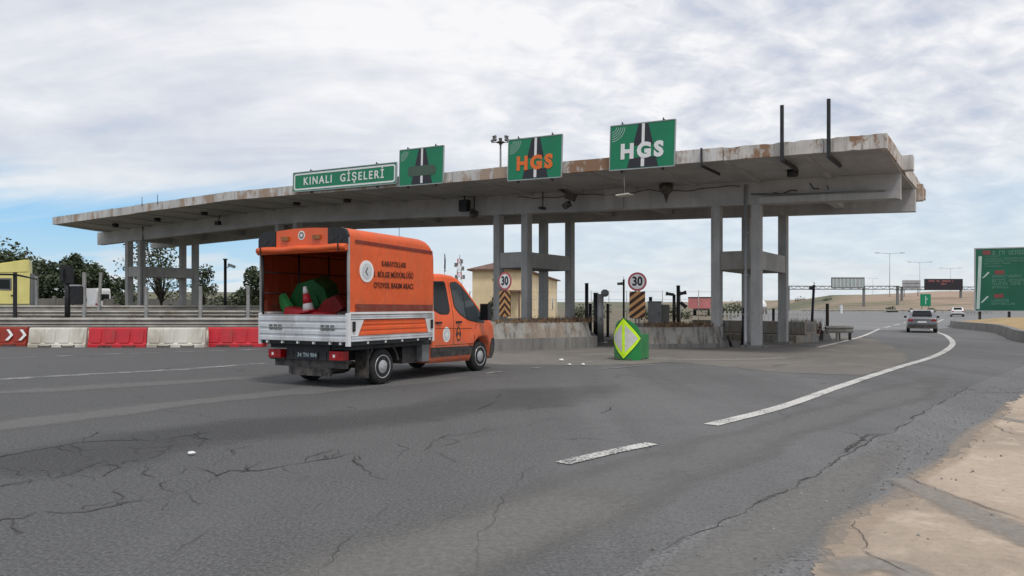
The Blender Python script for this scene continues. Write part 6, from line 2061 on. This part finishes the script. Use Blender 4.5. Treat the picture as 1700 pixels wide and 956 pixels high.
lamp_post('nearest double arm street lamp above the grey gantry', 1477, 255, 420, 44)
lamp_post('second double arm street lamp, left of the dark message panel', 1527, 345, 435, 38)
lamp_post('farthest pale double arm street lamp, above the dark message panel', 1578, 430, 445, 34)
lamp_post('thin far street lamp left of the nearest double arm lamp', 1449, 520, 462, 14)
guard_rail('long far guard rail across the road below the brown slope', P(1330, 150), .02, 42, .85, (.62,), 4)
guard_rail('guard rail right of the far road beyond the white car', P(1600, 118), .9, 40, .75, (.55,), 4)

# ---- big green sign on the right
D_S = 62
r = thing('road_sign', 'large dark green direction sign with a white route line at the right edge', 'sign', P(1619, D_S, 0), -R_(24))
k = D_S / FPX
z0, z1 = EYE + (HZ - 516) * k, EYE + (HZ - 413) * k
Wd = 6.2; Hh = z1 - z0
mb = MB(); mb.box(0, Wd, 0, .06, z0, z1); obj('panel', mb, 'sign_dkgreen', r)
mb = MB(); ring(mb, [(-.07, z0 - .05), (Wd + .05, z0 - .05), (Wd + .05, z1 + .06), (-.07, z1 + .06)], [(.03, z0 + .03), (Wd - .03, z0 + .03), (Wd - .03, z1 - .03), (.03, z1 - .03)], -.02, .08); obj('frame', mb, 'sign_back', r)
sc_ = Hh / 580.0      # zoom pixels of the sign height
def Sx(x): return (x - 112) * sc_ * 1.12
def Sz(y): return z1 - (y - 75) * sc_
def sbox(mb, x0, x1, y0, y1, t=.012): mb.box(Sx(x0), Sx(x1), -t, -.001, Sz(y1), Sz(y0))
mb = MB()
mb.hexa([(Sx(120), -.012, Sz(638)), (Sx(143), -.012, Sz(638)), (Sx(143), -.001, Sz(638)), (Sx(120), -.001, Sz(638))], [(Sx(136), -.012, Sz(145)), (Sx(160), -.012, Sz(145)), (Sx(160), -.001, Sz(145)), (Sx(136), -.001, Sz(145))])
for x0, y0, x1, y1 in ((160, 350, 208, 295), (150, 580, 202, 518)):
    mb.prism([(Sx(x0), Sz(y0)), (Sx(x0 + 14), Sz(y0 - 2)), (Sx(x1 + 6), Sz(y1 + 6)), (Sx(x1 - 4), Sz(y1 - 4))], 'y', -.012, -.001)
obj('route_line', mb, 'sign_pale', r)
for x0, x1, y0, y1 in ((165, 222, 95, 132), (250, 318, 280, 316), (245, 312, 498, 534)):
    mb = MB(); sbox(mb, x0, x1, y0, y1); obj('route_shield', mb, 'sign_dullred', r)
mb = MB(); rnd = random.Random(9)
def glyphs(x0, x1, y0, y1, words):
    """rows of small letter-like strokes: the photograph shows lettering too small to read"""
    x = x0
    tot = sum(words) + len(words) - 1; st_ = (x1 - x0) / tot; tk = .2 * st_
    for wi, n in enumerate(words):
        for i in range(n):
            a, b = x, x + st_ * .78
            sbox(mb, a, a + tk, y0, y1)
            c = rnd.random()
            if c < .75: sbox(mb, a + tk, b, y0, y0 + (y1 - y0) * .2)
            if c > .3: sbox(mb, a + tk, b, y1 - (y1 - y0) * .2, y1)
            if rnd.random() < .6: sbox(mb, b - tk, b, y0, y1)
            x += st_
        x += st_
glyphs(235, 485, 98, 136, (1, 2, 6))
glyphs(180, 292, 142, 154, (9,)); glyphs(180, 460, 164, 178, (9, 11)); glyphs(180, 460, 186, 200, (10, 9)); glyphs(180, 360, 208, 222, (8, 4)); glyphs(180, 300, 234, 246, (8,))
glyphs(232, 438, 322, 346, (13,)); glyphs(232, 500, 360, 384, (6, 9)); glyphs(232, 480, 392, 416, (8, 5, 2)); glyphs(232, 355, 424, 446, (7,))
glyphs(228, 352, 546, 568, (8,)); glyphs(228, 395, 578, 598, (10,))
glyphs(455, 560, 628, 642, (9,))
obj('lettering', mb, 'sign_faint', r)
for x in (.35, 2.4, 5.0):
    mb = MB(); mb.box(x - .09, x + .09, .10, .28, -.05, z1 - .2); obj('post', mb, 'bark' if x == .35 else 'darkmetal', r)

# ---- thin wire fence on the horizon behind the islands
a, b = P(780, 60), P(1190, 58); d = b - a
r = thing('wire_fence', 'thin wire fence on slim posts behind the toll islands', 'fence', a, math.atan2(d.y, d.x))
n_ = 14
for k in range(n_ + 1):
    mb = MB(); mb.tube([(d.length * k / n_, 0, 0), (d.length * k / n_, 0, 2.7)], .035, 6); obj('fence_post', mb, 'steel', r)
for z in (.4, 1.2, 2.0, 2.6):
    mb = MB(); mb.tube([(0, 0, z), (d.length, 0, z)], .008, 4); obj('wire', mb, 'steel', r)
for k, (px, d_, h, cr) in enumerate(((965, 75, 1.5, 1.6), (1000, 90, 1.6, 2.4), (1060, 80, 1.2, 2.0), (1125, 85, 1.3, 1.8), (1200, 95, 1.5, 2.6), (1225, 100, 1.6, 2.0))):
    tree('bush', 'low dark shrub on the bare ground behind the toll islands', P(px, d_, 0), h, cr, h * .95, 500, 'leaf_olive' if k % 2 else 'leaf_dark', 60 + k, .1, .24, group='shrubs behind the toll islands', lobes=6)
